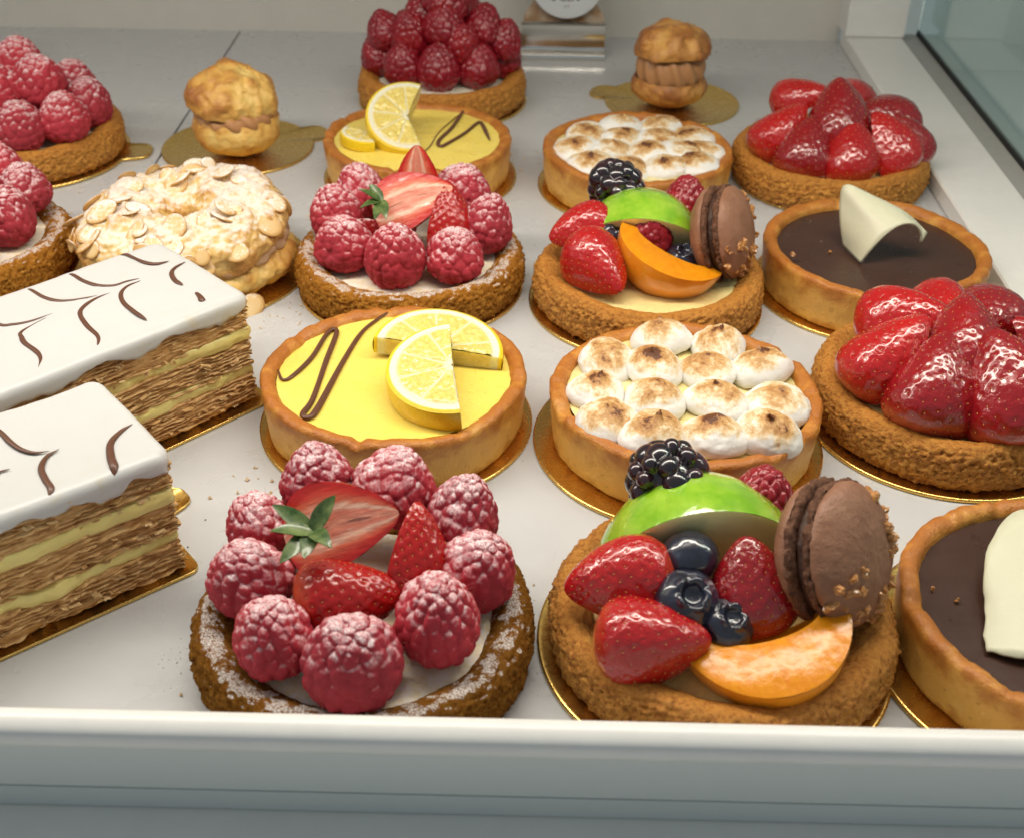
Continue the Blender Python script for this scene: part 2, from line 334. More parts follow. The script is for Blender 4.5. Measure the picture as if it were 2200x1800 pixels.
    M['choux'] = n.done(c, .45, n.bump(sp, .06, .7), coat=.15, coat_r=.3)
    n = NT('choux_pastry_brown'); u = n.attr('u'); h = n.noise(1.2, 5, .62, .4); sp = n.noise(6, 5, .7)
    t = n.math('ADD', n.math('MULTIPLY', u, .5), n.math('MULTIPLY', h, .8)); t = n.math('ADD', t, n.math('MULTIPLY', sp, .15))
    c = n.ramp(t, [(.34, (.74, .43, .12)), (.60, (.66, .33, .08)), (.78, (.50, .21, .048)), (1., (.28, .09, .02))])
    M['chouxdark'] = n.done(c, .45, n.bump(sp, .06, .7), coat=.15, coat_r=.3)
    n = NT('sugared_choux'); u = n.attr('u'); h = n.noise(1.3, 5, .62, .4); sp = n.noise(5, 6, .72)
    t = n.math('ADD', n.math('MULTIPLY', u, .45), n.math('MULTIPLY', sp, .8))
    c = n.ramp(t, [(.30, (.80, .60, .26)), (.56, (.76, .50, .17)), (.76, (.62, .32, .08)), (.96, (.36, .14, .03))])
    c = n.mix(n.math('MULTIPLY', sugar_mask(n, .76, 1.06, 4, .55), .75), c, SUGAR)
    M['chouxdust'] = n.done(c, .6, n.bump(sp, .09, .9, n.bump(h, .1, .5)))
    n = NT('hazelnut_cream'); h = n.noise(2, 3); M['praline'] = n.done(n.mix(h, (.50, .25, .105), (.43, .205, .08)), .48, n.bump(n.noise(6, 3), .03, .5))
    n = NT('pale_hazelnut_cream'); M['pralinepale'] = n.done(n.mix(sugar_mask(n, .7, 1.1, 6, .45), (.52, .33, .19), (.74, .62, .50)), .5, n.bump(n.noise(6, 3), .03, .5))
    n = NT('almond_flake'); u = n.attr('u'); c = n.ramp(u, [(0., (.76, .58, .32)), (.7, (.72, .50, .22)), (1., (.50, .26, .07))])
    c = n.mix(n.math('MULTIPLY', n.rnd, .35), c, (.62, .34, .10))
    M['almond'] = n.done(n.mix(sugar_mask(n, .80, 1.15, 9, .5), c, SUGAR), .5, n.bump(n.noise(6, 3), .02, .5))
    # --- mille feuille
    n = NT('fondant_icing'); h = n.noise(.5, 3); st = n.ramp(n.noise(1.3, 4, .6), [(.60, 0.), (.70, .5)]); u = n.attr('u')
    c = n.mix(n.math('MULTIPLY', st, u), n.mix(h, (.54, .538, .525), (.57, .567, .555)), (.52, .43, .20))
    M['icing'] = n.done(c, .33, n.bump(n.noise(.8, 4, .6), .05, .35), sss=.3, ssr=(1, .95, .85), sscale=.25, spec=.4)
    n = NT('puff_pastry'); a = n.noise(3., 4, .62, .2, stretch=(.8, .8, 3.)); b = n.noise(1.1, 3)
    c = n.ramp(a, [(.32, (.34, .15, .045)), (.42, (.56, .31, .105)), (.54, (.70, .43, .17)), (.70, (.80, .56, .27))])
    M['puff'] = n.done(n.mix(n.math('MULTIPLY', b, .25), c, (.36, .16, .05)), .55, n.bump(n.noise(10, 4, .65), .04, .7))
    n = NT('puff_flake'); M['flake'] = n.done(n.mix(n.rnd, (.72, .49, .23), (.60, .35, .13)), .5, n.bump(n.noise(5, 4), .03, .6))
    n = NT('pastry_cream'); M['pcream'] = n.done(n.mix(n.noise(1.2, 4), (.78, .64, .20), (.82, .71, .28)), .35, n.bump(n.noise(2.5, 4), .06, .6))
    n = NT('yellow_edge'); M['edge'] = n.done(n.mix(n.noise(1.5, 4), (.66, .42, .08), (.60, .30, .06)), .45, n.bump(n.noise(4, 4), .06, .6))
    n = NT('crumb'); M['crumb'] = n.done(n.mix(n.noise(3, 2), (.74, .60, .42), (.58, .36, .15)), .7)
    n = NT('icing_sugar'); M['sugar'] = n.done(SUGAR, .8)
mats()

# ------------------------------------------------------------------ the setting: the shelf of the display case
def struct(name, me, loc=(0, 0, 0), parent=None): return obj(name, me, parent, loc, kind='structure')
struct('shelf_floor', mesh('shelf_floor', [boxm(-18.45, 24.6, 19.2, 79.6, -.6, 0, .03)], M['tray'], False))
struct('neighbouring_shelf_floor', mesh('shelf_floor', [boxm(-75, -18.58, 19.2, 79.6, -.6, -.03, .03)], M['tray'], False))
struct('shelf_underside', mesh('underside', [boxm(-75, 24.6, 19.2, 79.6, -1.0, -.62, .02)], M['gap'], False))
struct('back_wall', mesh('back_wall', [boxm(-75, 19.5, 79.3, 80.3, -.5, 45, .05)], M['wall'], False))
struct('corner_post', mesh('corner_post', [boxm(19.3, 22.9, 77.0, 80.2, .93, 45, .12)], M['white'], False))
struct('side_rail', mesh('side_rail', [boxm(19.45, 22.9, 19.5, 78.6, .004, .92, .08)], M['white'], False))
struct('glass_channel', mesh('glass_channel', [boxm(22.94, 24.1, 19.4, 78.6, .004, .75, .05)], M['channel'], False))
struct('channel_gasket', mesh('channel_gasket', [boxm(24.12, 24.5, 19.4, 78.6, .004, 1.0, .05)], M['gap'], False))
gl = obj('glass_pane', mesh('glass_pane', [boxm(24.14, 24.46, 19.4, 78.5, 1.02, 45, .03)], M['glass'], False),
         label='tinted glass side pane standing in a grey channel at the right', cat='glass pane')
struct('outer_counter', mesh('outer_counter', [boxm(24.8, 90, 10, 120, -8, -6, .05)], M['outside'], False))
struct('outer_wall', mesh('outer_wall', [boxm(24.8, 90, 92, 93, -6, 60, .05)], M['outside'], False))
struct('added_ambient_blocker', mesh('added_ambient_blocker', [boxm(-75, 24.6, 25, 80.3, 45.1, 46.5, .05)], M['white'], False))  # unseen panel added above to keep world light out of the case
# rounded front rail: extruded section along x
def extrude_x(prof, x0, x1, nv):
    p = resample(prof, nv); x = np.array([x0, x1])
    G = np.stack([np.broadcast_to(x[:, None], (2, nv)), np.broadcast_to(p[None, :, 0], (2, nv)), np.broadcast_to(p[None, :, 1], (2, nv))], -1)
    return G.reshape(-1, 3), gridf(2, nv)
struct('front_rail', mesh('front_rail', [extrude_x([(19.45, -.5), (19.45, 1.5), (19.45, 3.0), (19.40, 3.32), (19.20, 3.45), (18.95, 3.43), (18.72, 3.28), (18.66, 3.05), (18.68, 2.86), (18.82, 2.82)], -75, 40, 60)], M['white']))
struct('front_panel', mesh('front_panel', [boxm(-75, 40, 18.82, 19.40, 1.36, 2.84, .02)], M['panel'], False))
struct('panel_gap', mesh('panel_gap', [boxm(-75, 40, 18.95, 19.38, 1.28, 1.355, .01)], M['gap'], False))
struct('lower_panel', mesh('lower_panel', [boxm(-75, 40, 18.86, 19.40, .62, 1.275, .02)], M['panel'], False))
struct('front_ledge', mesh('front_ledge', [boxm(-75, 40, 13.0, 19.38, -.4, .6, .06)], M['white'], False))

# ------------------------------------------------------------------ boards
def board_round(R, tab_ang=None, seed=0, tab=1.15):
    th = np.linspace(0, 2*np.pi, 160, endpoint=False); r = np.full(160, R)
    if tab_ang is not None:
        d = (th - math.radians(tab_ang) + np.pi) % (2*np.pi) - np.pi
        w = .95/R
        r = r + tab*np.clip(1 - np.abs(d/w)**3.5, 0, 1)**.5*(np.abs(d) < w)
    G = []
    for k, z in ((0., .12), (.97, .12), (.985, .145), (1., .13), (1., .02), (.99, 0.), (0., 0.)):
        rr = r*k if k < .98 else r - R*(1-k); G.append(np.stack([rr*np.cos(th), rr*np.sin(th), np.full(160, z)], -1))
    G = np.stack(G, 1)
    return mesh('cake_board', [(G.reshape(-1, 3), gridf(160, 7, True, False, False), 0)], M['gold'])
def board(loc, R, label, tab=None, rot=0, tl=1.15):
    return obj('cake_board', board_round(R, tab, tab=tl), None, (loc[0], loc[1], .004), label=label, cat='cake board', group='gold cardboard boards under the pastries')

# ------------------------------------------------------------------ shells
def smooth_shell(seed, R=4.5):
    G = lathe([(4.0, 0), (R-.22, .0), (R-.15, .12), (R-.10, .6), (R-.04, 1.2), (R, 1.74), (R-.04, 1.90), (R-.16, 1.965), (R-.34, 1.95), (R-.50, 1.85), (R-.58, 1.66), (R-.62, 1.2), (R-.62, .6)], 260, 46)
    P = G.reshape(-1, 3); th = np.arctan2(P[:, 1], P[:, 0]); ring = np.stack([np.cos(th), np.sin(th), 0*th], -1)
    lo = fbm(ring, 2.3, 3, seed); hi = fbm(P, 2.2, 4, seed+9); top = sstep(1.2, 1.9, P[:, 2])
    dr = .06*lo + .035*hi + .018*fbm(ring, 9, 3, seed+3)*top
    P = P + np.stack([np.cos(th)*dr, np.sin(th)*dr, top*(.055*fbm(ring, 2.6, 3, seed+4) + .022*fbm(ring, 12, 3, seed+5)) + .012*hi], -1)
    chips = np.clip(fbm(ring, 6, 3, seed+21) - .42, 0, 1)*top
    P[:, 2] -= chips*.25
    prick = rng.uniform(0, 2*np.pi, 9)
    for a in prick:
        d = np.abs((th - a + np.pi) % (2*np.pi) - np.pi)*R; zc = rng.uniform(.5, 1.1)
        P[:, :2] -= (ring[:, :2]*(.07*np.exp(-(d/.07)**2 - ((P[:, 2]-zc)/.11)**2))[:, None])*(np.hypot(P[:, 0], P[:, 1]) > R-.4)[:, None]
    return mesh('crust', [(P, gridf(260, 46, True))], M['short'])
def rough_shell(seed, mat, R=4.65, n=420, nv=84, H=1.62):
    G = lathe([(3.6, 0), (R-.28, .0), (R-.10, .18), (R-.02, .6), (R-.04, 1.0), (R-.14, 1.38), (R-.38, H), (R-.68, H-.03), (R-1.0, H-.20), (R-1.22, H-.42), (R-1.35, H-.75), (R-1.4, .5)], n, nv)
    P = G.reshape(-1, 3); Nn = gnormal(G, True).reshape(-1, 3); th = np.arctan2(P[:, 1], P[:, 0]); ring = np.stack([np.cos(th), np.sin(th), 0*th], -1)
    out = sstep(R-.8, R-.25, np.hypot(P[:, 0], P[:, 1]))*sstep(1.75, 1.25, P[:, 2]) + .25
    Q = P*np.array((1, 1, 1.6))
    crumb = fbm(Q, 2.2, 5, seed, .62); pits = np.clip(.36 - worley(Q + .12*fbm(Q, 3, 2, seed+11)[:, None], 4.6, seed+5), 0, 1)*.8
    pits2 = np.clip(.36 - worley(Q, 7.5, seed+6), 0, 1)*.55
    d = .035*crumb - out*(.34*pits + .30*pits2) + .055*out*fbm(Q, 7, 2, seed+2)
    lo = .09*fbm(ring, 1.7, 3, seed+3)
    s = np.sign((Nn*np.stack([np.cos(th), np.sin(th), 0*th+.6], -1)).sum(1)); s[s == 0] = 1
    P = P + Nn*(d*np.where(np.median(s) < 0, -1, 1))[:, None] + ring*lo[:, None]
    P[:, 2] += sstep(1., H, P[:, 2])*.08*fbm(ring, 2.2, 3, seed+7)
    P[:, 2] = np.maximum(P[:, 2], 0)
    return mesh('crust', [(P, gridf(n, nv, True))], mat)
def disc(R, z, mat, seed, amp=.05, freq=.7, dome=0., n=110, nr=40, name='filling'):
    th = np.linspace(0, 2*np.pi, n, endpoint=False); r = np.linspace(0, 1, nr)
    x = R*r[None]*np.cos(th)[:, None]; y = R*r[None]*np.sin(th)[:, None]
    P = np.stack([x, y, np.full_like(x, z)], -1).reshape(-1, 3)
    P[:, 2] += amp*fbm(P, freq, 4, seed) + dome*(1 - (P[:, 0]**2 + P[:, 1]**2)/R**2)
    return mesh(name, [(P, gridf(n, nr, True))], mat)

# ------------------------------------------------------------------ berries
def berry_mesh(seed, npts=120, amp=.062, mat='raspdust', nth=170, nph=120, tall=1.08, name='raspberry', hair=0, drup=1.):
    r = np.random.default_rng(seed); pts = []
    rows = 12 if npts > 60 else 7
    for k in range(rows):
        ph = math.pi*(k+.55)/(rows+.2); m = max(1, int(round(npts*math.sin(ph)/(rows*.64))))
        o = r.uniform(0, 6.28)
        for j in range(m):
            a = o + 2*math.pi*(j + r.uniform(-.24, .24))/m; p = ph + r.uniform(-.075, .075)
            pts.append((math.sin(p)*math.cos(a), math.sin(p)*math.sin(a), math.cos(p)))
    C = np.array(pts); sz = r.uniform(.75, 1.3, len(C))
    th = np.linspace(0, 2*np.pi, nth, endpoint=False); ph = np.linspace(.012, np.pi-.012, nph)
    D = np.stack([np.sin(ph)[None]*np.cos(th)[:, None], np.sin(ph)[None]*np.sin(th)[:, None], np.broadcast_to(np.cos(ph)[None], (nth, nph))], -1).reshape(-1, 3)
    dist = np.arccos(np.clip(D @ C.T, -1, 1))/sz[None]
    srt = np.partition(dist, 1, axis=1); d1 = srt[:, 0]; d2 = srt[:, 1]; rc = 1.13*math.sqrt(4*math.pi/len(C)/math.pi)*drup
    b = np.sqrt(np.clip(1 - (d1/rc)**2, 0, 1))
    if npts > 60: b = .80*b + .20*sstep(0, .7, (d2-d1)/rc) + .22*fbm(D, 6, 3, seed+1)
    prof = 1 - .05*np.clip(D[:, 2], 0, 1)**1.5 - .10*np.clip(-D[:, 2], 0, 1)**2
    tp = (1 - .20*sstep(-.4, 1., D[:, 2]))[:, None] if npts > 60 else 1.
    base = D*np.array((1., 1., tall))*np.where(np.arange(3)[None] < 2, tp, 1.)
    base[:, 2] = np.where(base[:, 2] < -.75, -.75 - (base[:, 2]+.75)*.1*-1, base[:, 2])
    lump = 1 + .05*fbm(D, 1.3, 2, seed)
    P = base*prof[:, None]*lump[:, None]*(1 - amp + amp*b*1.25)[:, None]
    P[:, 0] *= r.uniform(.95, 1.06)
    pcs = [(P, gridf(nth, nph, True, False, False), 0, {'u': b})]
    if hair:
        for k in range(hair):
            i = r.integers(len(D));
            if D[i, 2] < -.3: continue
            p0 = P[i]; dr = D[i] + r.normal(0, .55, 3); dr /= np.linalg.norm(dr); q = np.cross(dr, r.normal(size=3)); q /= np.linalg.norm(q)
            L = r.uniform(.09, .22); bend = np.cross(dr, q)*L*.5
            c = [p0, p0 + dr*L*.5 + bend*.2, p0 + dr*L + bend]
            q2 = np.cross(dr, q); V = []
            for j, cc in enumerate(c):
                w = .006*(1 - .35*j)
                for a in range(3): V.append(cc + w*(q*math.cos(a*2.09) + q2*math.sin(a*2.09)))
            pcs.append((np.array(V), gridf(3, 3, False, True), 1))
    return mesh(name, pcs, [M[mat], M['hair']])
RD = [berry_mesh(s, 120, hair=46, tall=1.14) for s in (11, 12, 13, 14, 15, 16)]
RP = [berry_mesh(s, 120, mat='rasp', hair=10, tall=1.14) for s in (21, 22, 23, 24)]
BB = [berry_mesh(s, 40, .25, 'blackb', 130, 96, 1.05, 'blackberry') for s in (31, 32)]
def put_rasp(parent, spots, lib, name='raspberry', base=(0, 0)):
    for i, (x, y, z, rad, tx, ty) in enumerate(spots):
        R = frame((tx, ty, 1), (math.cos(i*2.4), math.sin(i*2.4), .1))
        k = random.Random(int(x*97+y*31+z*7)); obj(name, lib[i % len(lib)], parent, (x, y, z - .13), R, (rad*k.uniform(.98, 1.10), rad*k.uniform(.98, 1.10), rad*k.uniform(.94, 1.14)))

def blueberry_mesh(seed):
    r = np.random.default_rng(seed); n, nv = 90, 56
    G = lathe([(0.002, -.60), (.3, -.57), (.56, -.36), (.68, -.02), (.62, .32), (.42, .52), (.30, .585), (.255, .60), (.215, .55), (.17, .47), (.002, .44)], n, nv)
    P = G.reshape(-1, 3); th = np.arctan2(P[:, 1], P[:, 0]); rr = np.hypot(P[:, 0], P[:, 1])
    crown = np.exp(-((rr-.27)/.07)**2)*(P[:, 2] > .5)
    P[:, 2] += crown*(.09*np.abs(np.cos(2.5*th)) - .03); P[:, :2] *= (1 + crown*.25*np.abs(np.cos(2.5*th)))[:, None]
    P *= (1 + .03*fbm(P, 1.6, 3, seed) + .008*fbm(P, 7, 2, seed+3))[:, None]
    return mesh('blueberry', [(P, gridf(n, nv, True))], M['blueb'])
BLU = [blueberry_mesh(s) for s in (3, 4, 5)]

# strawberry wedge: axis z, stem end at +L/2, tip at -L/2; skin spans th0..th1 (half: 0..pi, skin towards +y, cut face in the plane y=0)
def straw_profile(t, kind=0):
    # t = 0 at stem, 1 at tip
    return np.power(np.clip(np.sin(np.pi*np.power(t, .66)), 0, 1), .56)*(1 - .22*t)
def strawberry_mesh(seed, L=3.15, R=1.48, th=(0, math.pi), mat='strawb', kind=0, seeds=105, dimple=.022):
    r = np.random.default_rng(seed); nz, nt, nr = 78, int(110*(th[1]-th[0])/math.pi), 26
    t = np.linspace(0.004, .996, nz); Rz = np.maximum(R*straw_profile(t, kind), .01); z = L*(.5 - t)
    an = np.linspace(th[0], th[1], nt)
    wob = 1 + .06*np.sin(an*2 + r.uniform(0, 6)) + .03*np.sin(an*3 + r.uniform(0, 6))
    bend = .10*R*np.sin(np.pi*t*1.1 + r.uniform(-.5, .5))
    def ring(a, rr): return np.stack([rr*np.cos(a) + bend[:, None], rr*np.sin(a), np.broadcast_to(z[:, None], np.broadcast_shapes(np.shape(a), np.shape(rr)))], -1)
    G = ring(an[None], Rz[:, None]*wob[None])
    Nn = gnormal(G); c0 = G - np.array((0, 0, 0)); sgn = np.sign((Nn*np.stack([np.cos(an)[None]+0*z[:, None], np.sin(an)[None]+0*z[:, None], 0*G[..., 0]], -1)).sum(-1)).mean()
    Nn = Nn*(1 if sgn > 0 else -1)
    P = G.reshape(-1, 3).copy(); NN = Nn.reshape(-1, 3); dd = np.zeros(len(P))
    k = 0; sc = []
    full = int(seeds*2*math.pi/(th[1]-th[0])) if th[1]-th[0] < 6 else seeds
    for i in range(full):
        tt = .06 + .90*(i+.5)/full; a = (i*2.39996) % (2*math.pi)
        if th[0]+.06 < a < th[1]-.06: sc.append((tt, a))
    seedp = []
    for tt, a in sc:
        iz = int(np.clip(round((tt-.004)/.992*(nz-1)), 0, nz-1)); ia = int(np.clip(round((a-th[0])/(th[1]-th[0])*(nt-1)), 0, nt-1))
        p = G[iz, ia]; d2 = ((P - p)**2).sum(1); dd = np.maximum(dd, np.exp(-d2/.085**2)); seedp.append((p, Nn[iz, ia]))
    P = P + NN*(.02*fbm(P, 2.2, 3, seed) - dimple*dd)[:, None]
    pcs = [(P, gridf(nz, nt, False, False, sgn < 0), 0, {'u': 1.})]
    if th[1]-th[0] < 6:
        u = np.linspace(0, 1, nr)
        for a, fl in ((th[0], sgn > 0), (th[1], sgn < 0)):
            F = ring(np.full((1, 1), a), Rz[:, None]*u[None]*(wob[0] if a == th[0] else wob[-1]))
            F = F.reshape(-1, 3); F += .025*fbm(F, 1.5, 3, seed+8)[:, None]*np.array((-math.sin(a), math.cos(a), 0))*np.tile((1-u**4), nz)[:, None]
            pcs.append((F, gridf(nz, nr, False, False, fl), 2, {'u': np.tile(u, nz)}))
    # seeds
    base = np.array([(0, 0, 1), (0, 0, -1), (1, 0, 0), (-1, 0, 0), (0, 1, 0), (0, -1, 0)], float)
    of = np.array([(0, 2, 4), (0, 4, 3), (0, 3, 5), (0, 5, 2), (1, 4, 2), (1, 3, 4), (1, 5, 3), (1, 2, 5)])
    for p, nn in seedp:
        ax = np.array((0, 0, 1.)) - nn*nn[2]; ax /= max(np.linalg.norm(ax), 1e-6); bx = np.cross(nn, ax)
        V = p - nn*dimple*.72 + base[:, :1]*.020*bx + base[:, 1:2]*.020*nn + base[:, 2:]*.034*ax
        pcs.append((V, of, 1))
    return mesh('strawberry', pcs, [M[mat], M['seed'], M['sflesh']])
HALF = [strawberry_mesh(s, mat='strawb') for s in (41, 42, 43)]
HALFD = [strawberry_mesh(s, mat='strawdeep', L=3.2, R=1.55) for s in (44, 45)]
HALFY = [strawberry_mesh(s, mat='strawdry', L=3.3, R=1.35, dimple=.035) for s in (46, 47)]
QUART = [strawberry_mesh(s, mat='strawb', th=(0, 1.75), seeds=60) for s in (48, 49)]
def calyx_leaf(seed, L=1.0, W=.21):
    r = np.random.default_rng(seed); nu, nvv = 16, 7
    s = np.linspace(0, 1, nu); w = W*np.sin(np.pi*np.clip(s*.93+.07, 0, 1)**.8)**.8; v = np.linspace(-1, 1, nvv)
    bendz = r.uniform(.15, .5); tw = r.uniform(-.5, .5)
    T = np.stack([L*s[:, None] + 0*v[None], w[:, None]*v[None]*np.cos(tw*s)[:, None], bendz*np.sin(s*2.2)[:, None]*L*.45 + .16*w[:, None]*v[None]**2 + (w[:, None]*v[None])*np.sin(tw*s)[:, None]], -1)
    Tt = T.reshape(-1, 3) + np.array((0, 0, .012)); B = T.reshape(-1, 3) - np.array((0, 0, .012))
    return mesh('leaf', [(Tt, gridf(nu, nvv)), (B, gridf(nu, nvv, False, False, True))], M['leaf'])
LEAF = [calyx_leaf(s, L) for s, L in ((1, 1.0), (2, 1.15), (3, .85), (4, 1.05))]
def put_leaves(parent, loc, dirs, sc=1.):
    for i, (dx, dy, dz) in enumerate(dirs):
        x = Vector((dx, dy, dz)).normalized(); z = Vector((0, -.35, 1)); z = (z - x*z.dot(x)).normalized(); y = z.cross(x)
        R = Matrix(((x.x, y.x, z.x), (x.y, y.y, z.y), (x.z, y.z, z.z)))
        obj('leaf', LEAF[i % 4], parent, loc, R, sc)
def put_straw(parent, spots, lib):
    # spot: x, y, z, tip direction, skin direction, size
    out = []
    for i, (x, y, z, tip, skin, sc) in enumerate(spots):
        out.append(obj('strawberry', lib[i % len(lib)], parent, (x, y, z - .13), frame(tuple(-c for c in tip), skin), sc))
    return out

# wedge of a round fruit: axis z, skin outside, flesh faces; optional stone hollow
def fruit_wedge(seed, L, R, th0, th1, hollow=0., mats_=('askin', 'aflesh'), name='apple_slice', pw=.5, flat=1., hl=.55):
    nz, nt, nr = 70, 46, 18
    s = np.linspace(-.997, .997, nz); Rz = R*np.power(np.clip(1 - s*s, 0, 1), pw); z = L/2*s
    inn = hollow*R*np.power(np.clip(1 - (s/hl)**2, 0, 1), .5) if hollow else 0*s + .0
    inn = np.minimum(inn, Rz*.85)
    an = np.linspace(th0, th1, nt); pcs = []
    def ring(a, rr): return np.stack([rr*np.cos(a), rr*np.sin(a), z[:, None] + 0*rr*a], -1)
    G = ring(an[None], Rz[:, None] + 0*an[None]).reshape(-1, 3); G += .03*fbm(G, .9, 3, seed)[:, None]*G/np.maximum(np.linalg.norm(G, axis=1, keepdims=True), .1)
    pcs.append((G, gridf(nz, nt, False, False, True), 0))
    u = np.linspace(0, 1, nr)
    for a, fl in ((th0, False), (th1, True)):
        rr = inn[:, None] + (Rz - inn)[:, None]*u[None]
        F = ring(np.full((1, 1), a), rr).reshape(-1, 3); F += ((.03*fbm(F, 1.3, 3, seed+3) + (-1 if a == th0 else 1)*(.075 if hollow else .04)*np.sqrt(np.repeat(np.clip(1-s*s, 0, 1), nr)))*np.tile(np.sin(np.pi*u)**.7, nz))[:, None]*np.array((-math.sin(a), math.cos(a), 0))
        pcs.append((F, gridf(nz, nr, False, False, fl), 1))
    if hollow:
        H = ring(an[None], inn[:, None] + 0*an[None]).reshape(-1, 3); pcs.append((H, gridf(nz, nt), 1))
    return mesh(name, pcs, [M[m] for m in mats_])

# macaron, axis z
def macaron_shell(seed, sg):
    n, nv = 180, 56
    G = lathe([(0.002, 1.02), (.6, 1.0), (1.2, .88), (1.65, .66), (1.92, .40), (1.98, .24), (1.97, .16)], n, 34)
    P = G.reshape(-1, 3); P = P*(1 + .018*fbm(P, 1.1, 3, seed))[:, None] + .012*fbm(P, 6, 2, seed+1)[:, None]
    F = lathe([(1.97, .17), (2.05, .12), (2.06, .02), (1.98, -.06), (1.80, -.08), (1.5, -.05)], 260, 18)
    Q = F.reshape(-1, 3); th = np.arctan2(Q[:, 1], Q[:, 0]); ring = np.stack([np.cos(th), np.sin(th), 0*th], -1)
    d = .09*fbm(Q, 4.5, 3, seed+4) - .30*np.clip(.36 - worley(Q, 4.6, seed+5), 0, 1)
    Q = Q + ring*d[:, None]; Q[:, 2] += .04*fbm(Q, 5, 2, seed+6)
    pcs = [(P, gridf(n, 34, True), 0), (Q, gridf(260, 18, True), 1)]
    if sg < 0:
        pcs = [(p[0]*np.array((1, 1, -1)), p[1][:, ::-1], p[2]) for p in pcs]
    return mesh('shell', pcs, [M['maca'], M['foot']])
def bit_mesh(seed, mat, name, k=.12):
    r = np.random.default_rng(seed); n, nv = 10, 8
    th = np.linspace(0, 2*np.pi, n, endpoint=False); ph = np.linspace(.05, np.pi-.05, nv)
    D = np.stack([np.sin(ph)[None]*np.cos(th)[:, None], np.sin(ph)[None]*np.sin(th)[:, None], np.broadcast_to(np.cos(ph)[None], (n, nv))], -1).reshape(-1, 3)
    D = D*(1 + .55*fbm(D, 1.4, 2, seed))[:, None]*r.uniform(.65, 1.2, 3)*k
    return mesh(name, [(D, gridf(n, nv, True))], M[mat], False)
NUT = [bit_mesh(s, 'nut', 'nut_piece', .13) for s in range(5)]
SH = [(macaron_shell(61, 1), macaron_shell(62, -1)), (macaron_shell(63, 1), macaron_shell(64, -1))]
def put_macaron(parent, loc, axis, hint, k, nuts, sc=1.):
    R = frame(axis, hint); c = Vector((loc[0], loc[1], loc[2]-.13))
    # the macaron is a part of its tart; shells, filling and nut pieces are its sub-parts
    G = lathe([(.01, .20), (1.55, .20), (1.78, .14), (1.83, 0), (1.78, -.14), (1.55, -.20), (.01, -.20)], 120, 30).reshape(-1, 3)
    G = G + .04*fbm(G, 3, 3, 70)[:, None]*G/np.maximum(np.linalg.norm(G, axis=1, keepdims=True), .3)
    root = obj('macaron', mesh('filling', [(G, gridf(120, 30, True))], M['mfill']), parent, c, R, sc, label='brown cocoa macaron with a dark filling and caramelised nut pieces')
    obj('shell', SH[k][0], root, (0, 0, .22)); obj('shell', SH[k][1], root, (0, 0, -.22))
    r = np.random.default_rng(k+5)
    for i in range(nuts):
        a = r.uniform(-3.0, .9); rho = r.uniform(.7, 1.9); side = 1 if i % 5 else -1
        if r.random() < .35: rho = r.uniform(1.5, 1.95)
        zz = np.interp(rho, [0, .6, 1.2, 1.65, 1.92, 1.98], [1.02, 1.0, .88, .66, .40, .2]) + .22
        obj('nut_piece', NUT[i % 5], root, (rho*math.cos(a), rho*math.sin(a), side*zz), euler(r.uniform(0, 360), r.uniform(0, 360), 0), r.uniform(.7, 1.5))
    return root

# lemon slice: face in xy (normal +z), arc from angle 0 to span
def lemon_slice(seed, R=2.3, span=math.pi, T=.75, nseg=9):
    nt, nr = 150, 60; th = np.linspace(0, span, nt); u = np.linspace(0.02, 1, nr)
    A, Uu = np.meshgrid(th, u, indexing='ij')
    seg = 2*math.pi/nseg; ph = ((A + .28) % seg)/seg; dm = np.minimum(ph, 1-ph)*seg*Uu*R      # distance to the nearest membrane
    w = sstep(.012, .07, dm)*sstep(.86, .80, Uu)*sstep(.10, .18, Uu)
    bulge = w*(.05 + .035*np.sin(np.clip(ph, 0, 1)*np.pi))
    P0 = np.stack([R*Uu*np.cos(A), R*Uu*np.sin(A)], -1).reshape(-1, 2)
    nz_ = fbm(np.c_[P0, 0*P0[:, 0]], 5, 3, seed)
    hz = (bulge.ravel() - .03*w.ravel() + .035*w.ravel()*nz_)
    top = np.c_[P0, T/2 + hz]; bot = np.c_[P0, -T/2 - hz]
    edge = sstep(.93, 1., Uu.ravel())*.06; top[:, 2] -= edge; bot[:, 2] += edge
    at = {'u': Uu.ravel(), 'w': w.ravel()}
    pcs = [(top, gridf(nt, nr, False, False, True), 0, at), (bot, gridf(nt, nr), 0, at)]
    nv = 14; v = np.linspace(-1, 1, nv); prof = R*(1 + .02*(1 - v**2)); zz = v*(T/2-.06)
    Rm = np.stack([prof[None]*np.cos(th)[:, None], prof[None]*np.sin(th)[:, None], np.broadcast_to(zz[None], (nt, nv))], -1).reshape(-1, 3)
    pcs.append((Rm, gridf(nt, nv), 1))
    for a, fl in ((0., True), (span, False)):
        cu = np.linspace(0, 1, 30); cv = np.linspace(-1, 1, 8); B, C = np.meshgrid(cu, cv, indexing='ij')
        F = np.stack([R*B*math.cos(a), R*B*math.sin(a), C*(T/2)*(1-.08*(B > .95))], -1).reshape(-1, 3)
        ww = (sstep(.86, .80, B)*sstep(.08, .15, B)).ravel(); F += np.array((-math.sin(a), math.cos(a), 0))*(.03*fbm(F, 4, 3, seed+4)*ww)[:, None]
        pcs.append((F, gridf(30, 8, False, False, not fl), 0, {'u': B.ravel(), 'w': ww*.8}))
    return mesh('lemon_slice', pcs, [M['lflesh'], M['rind']])

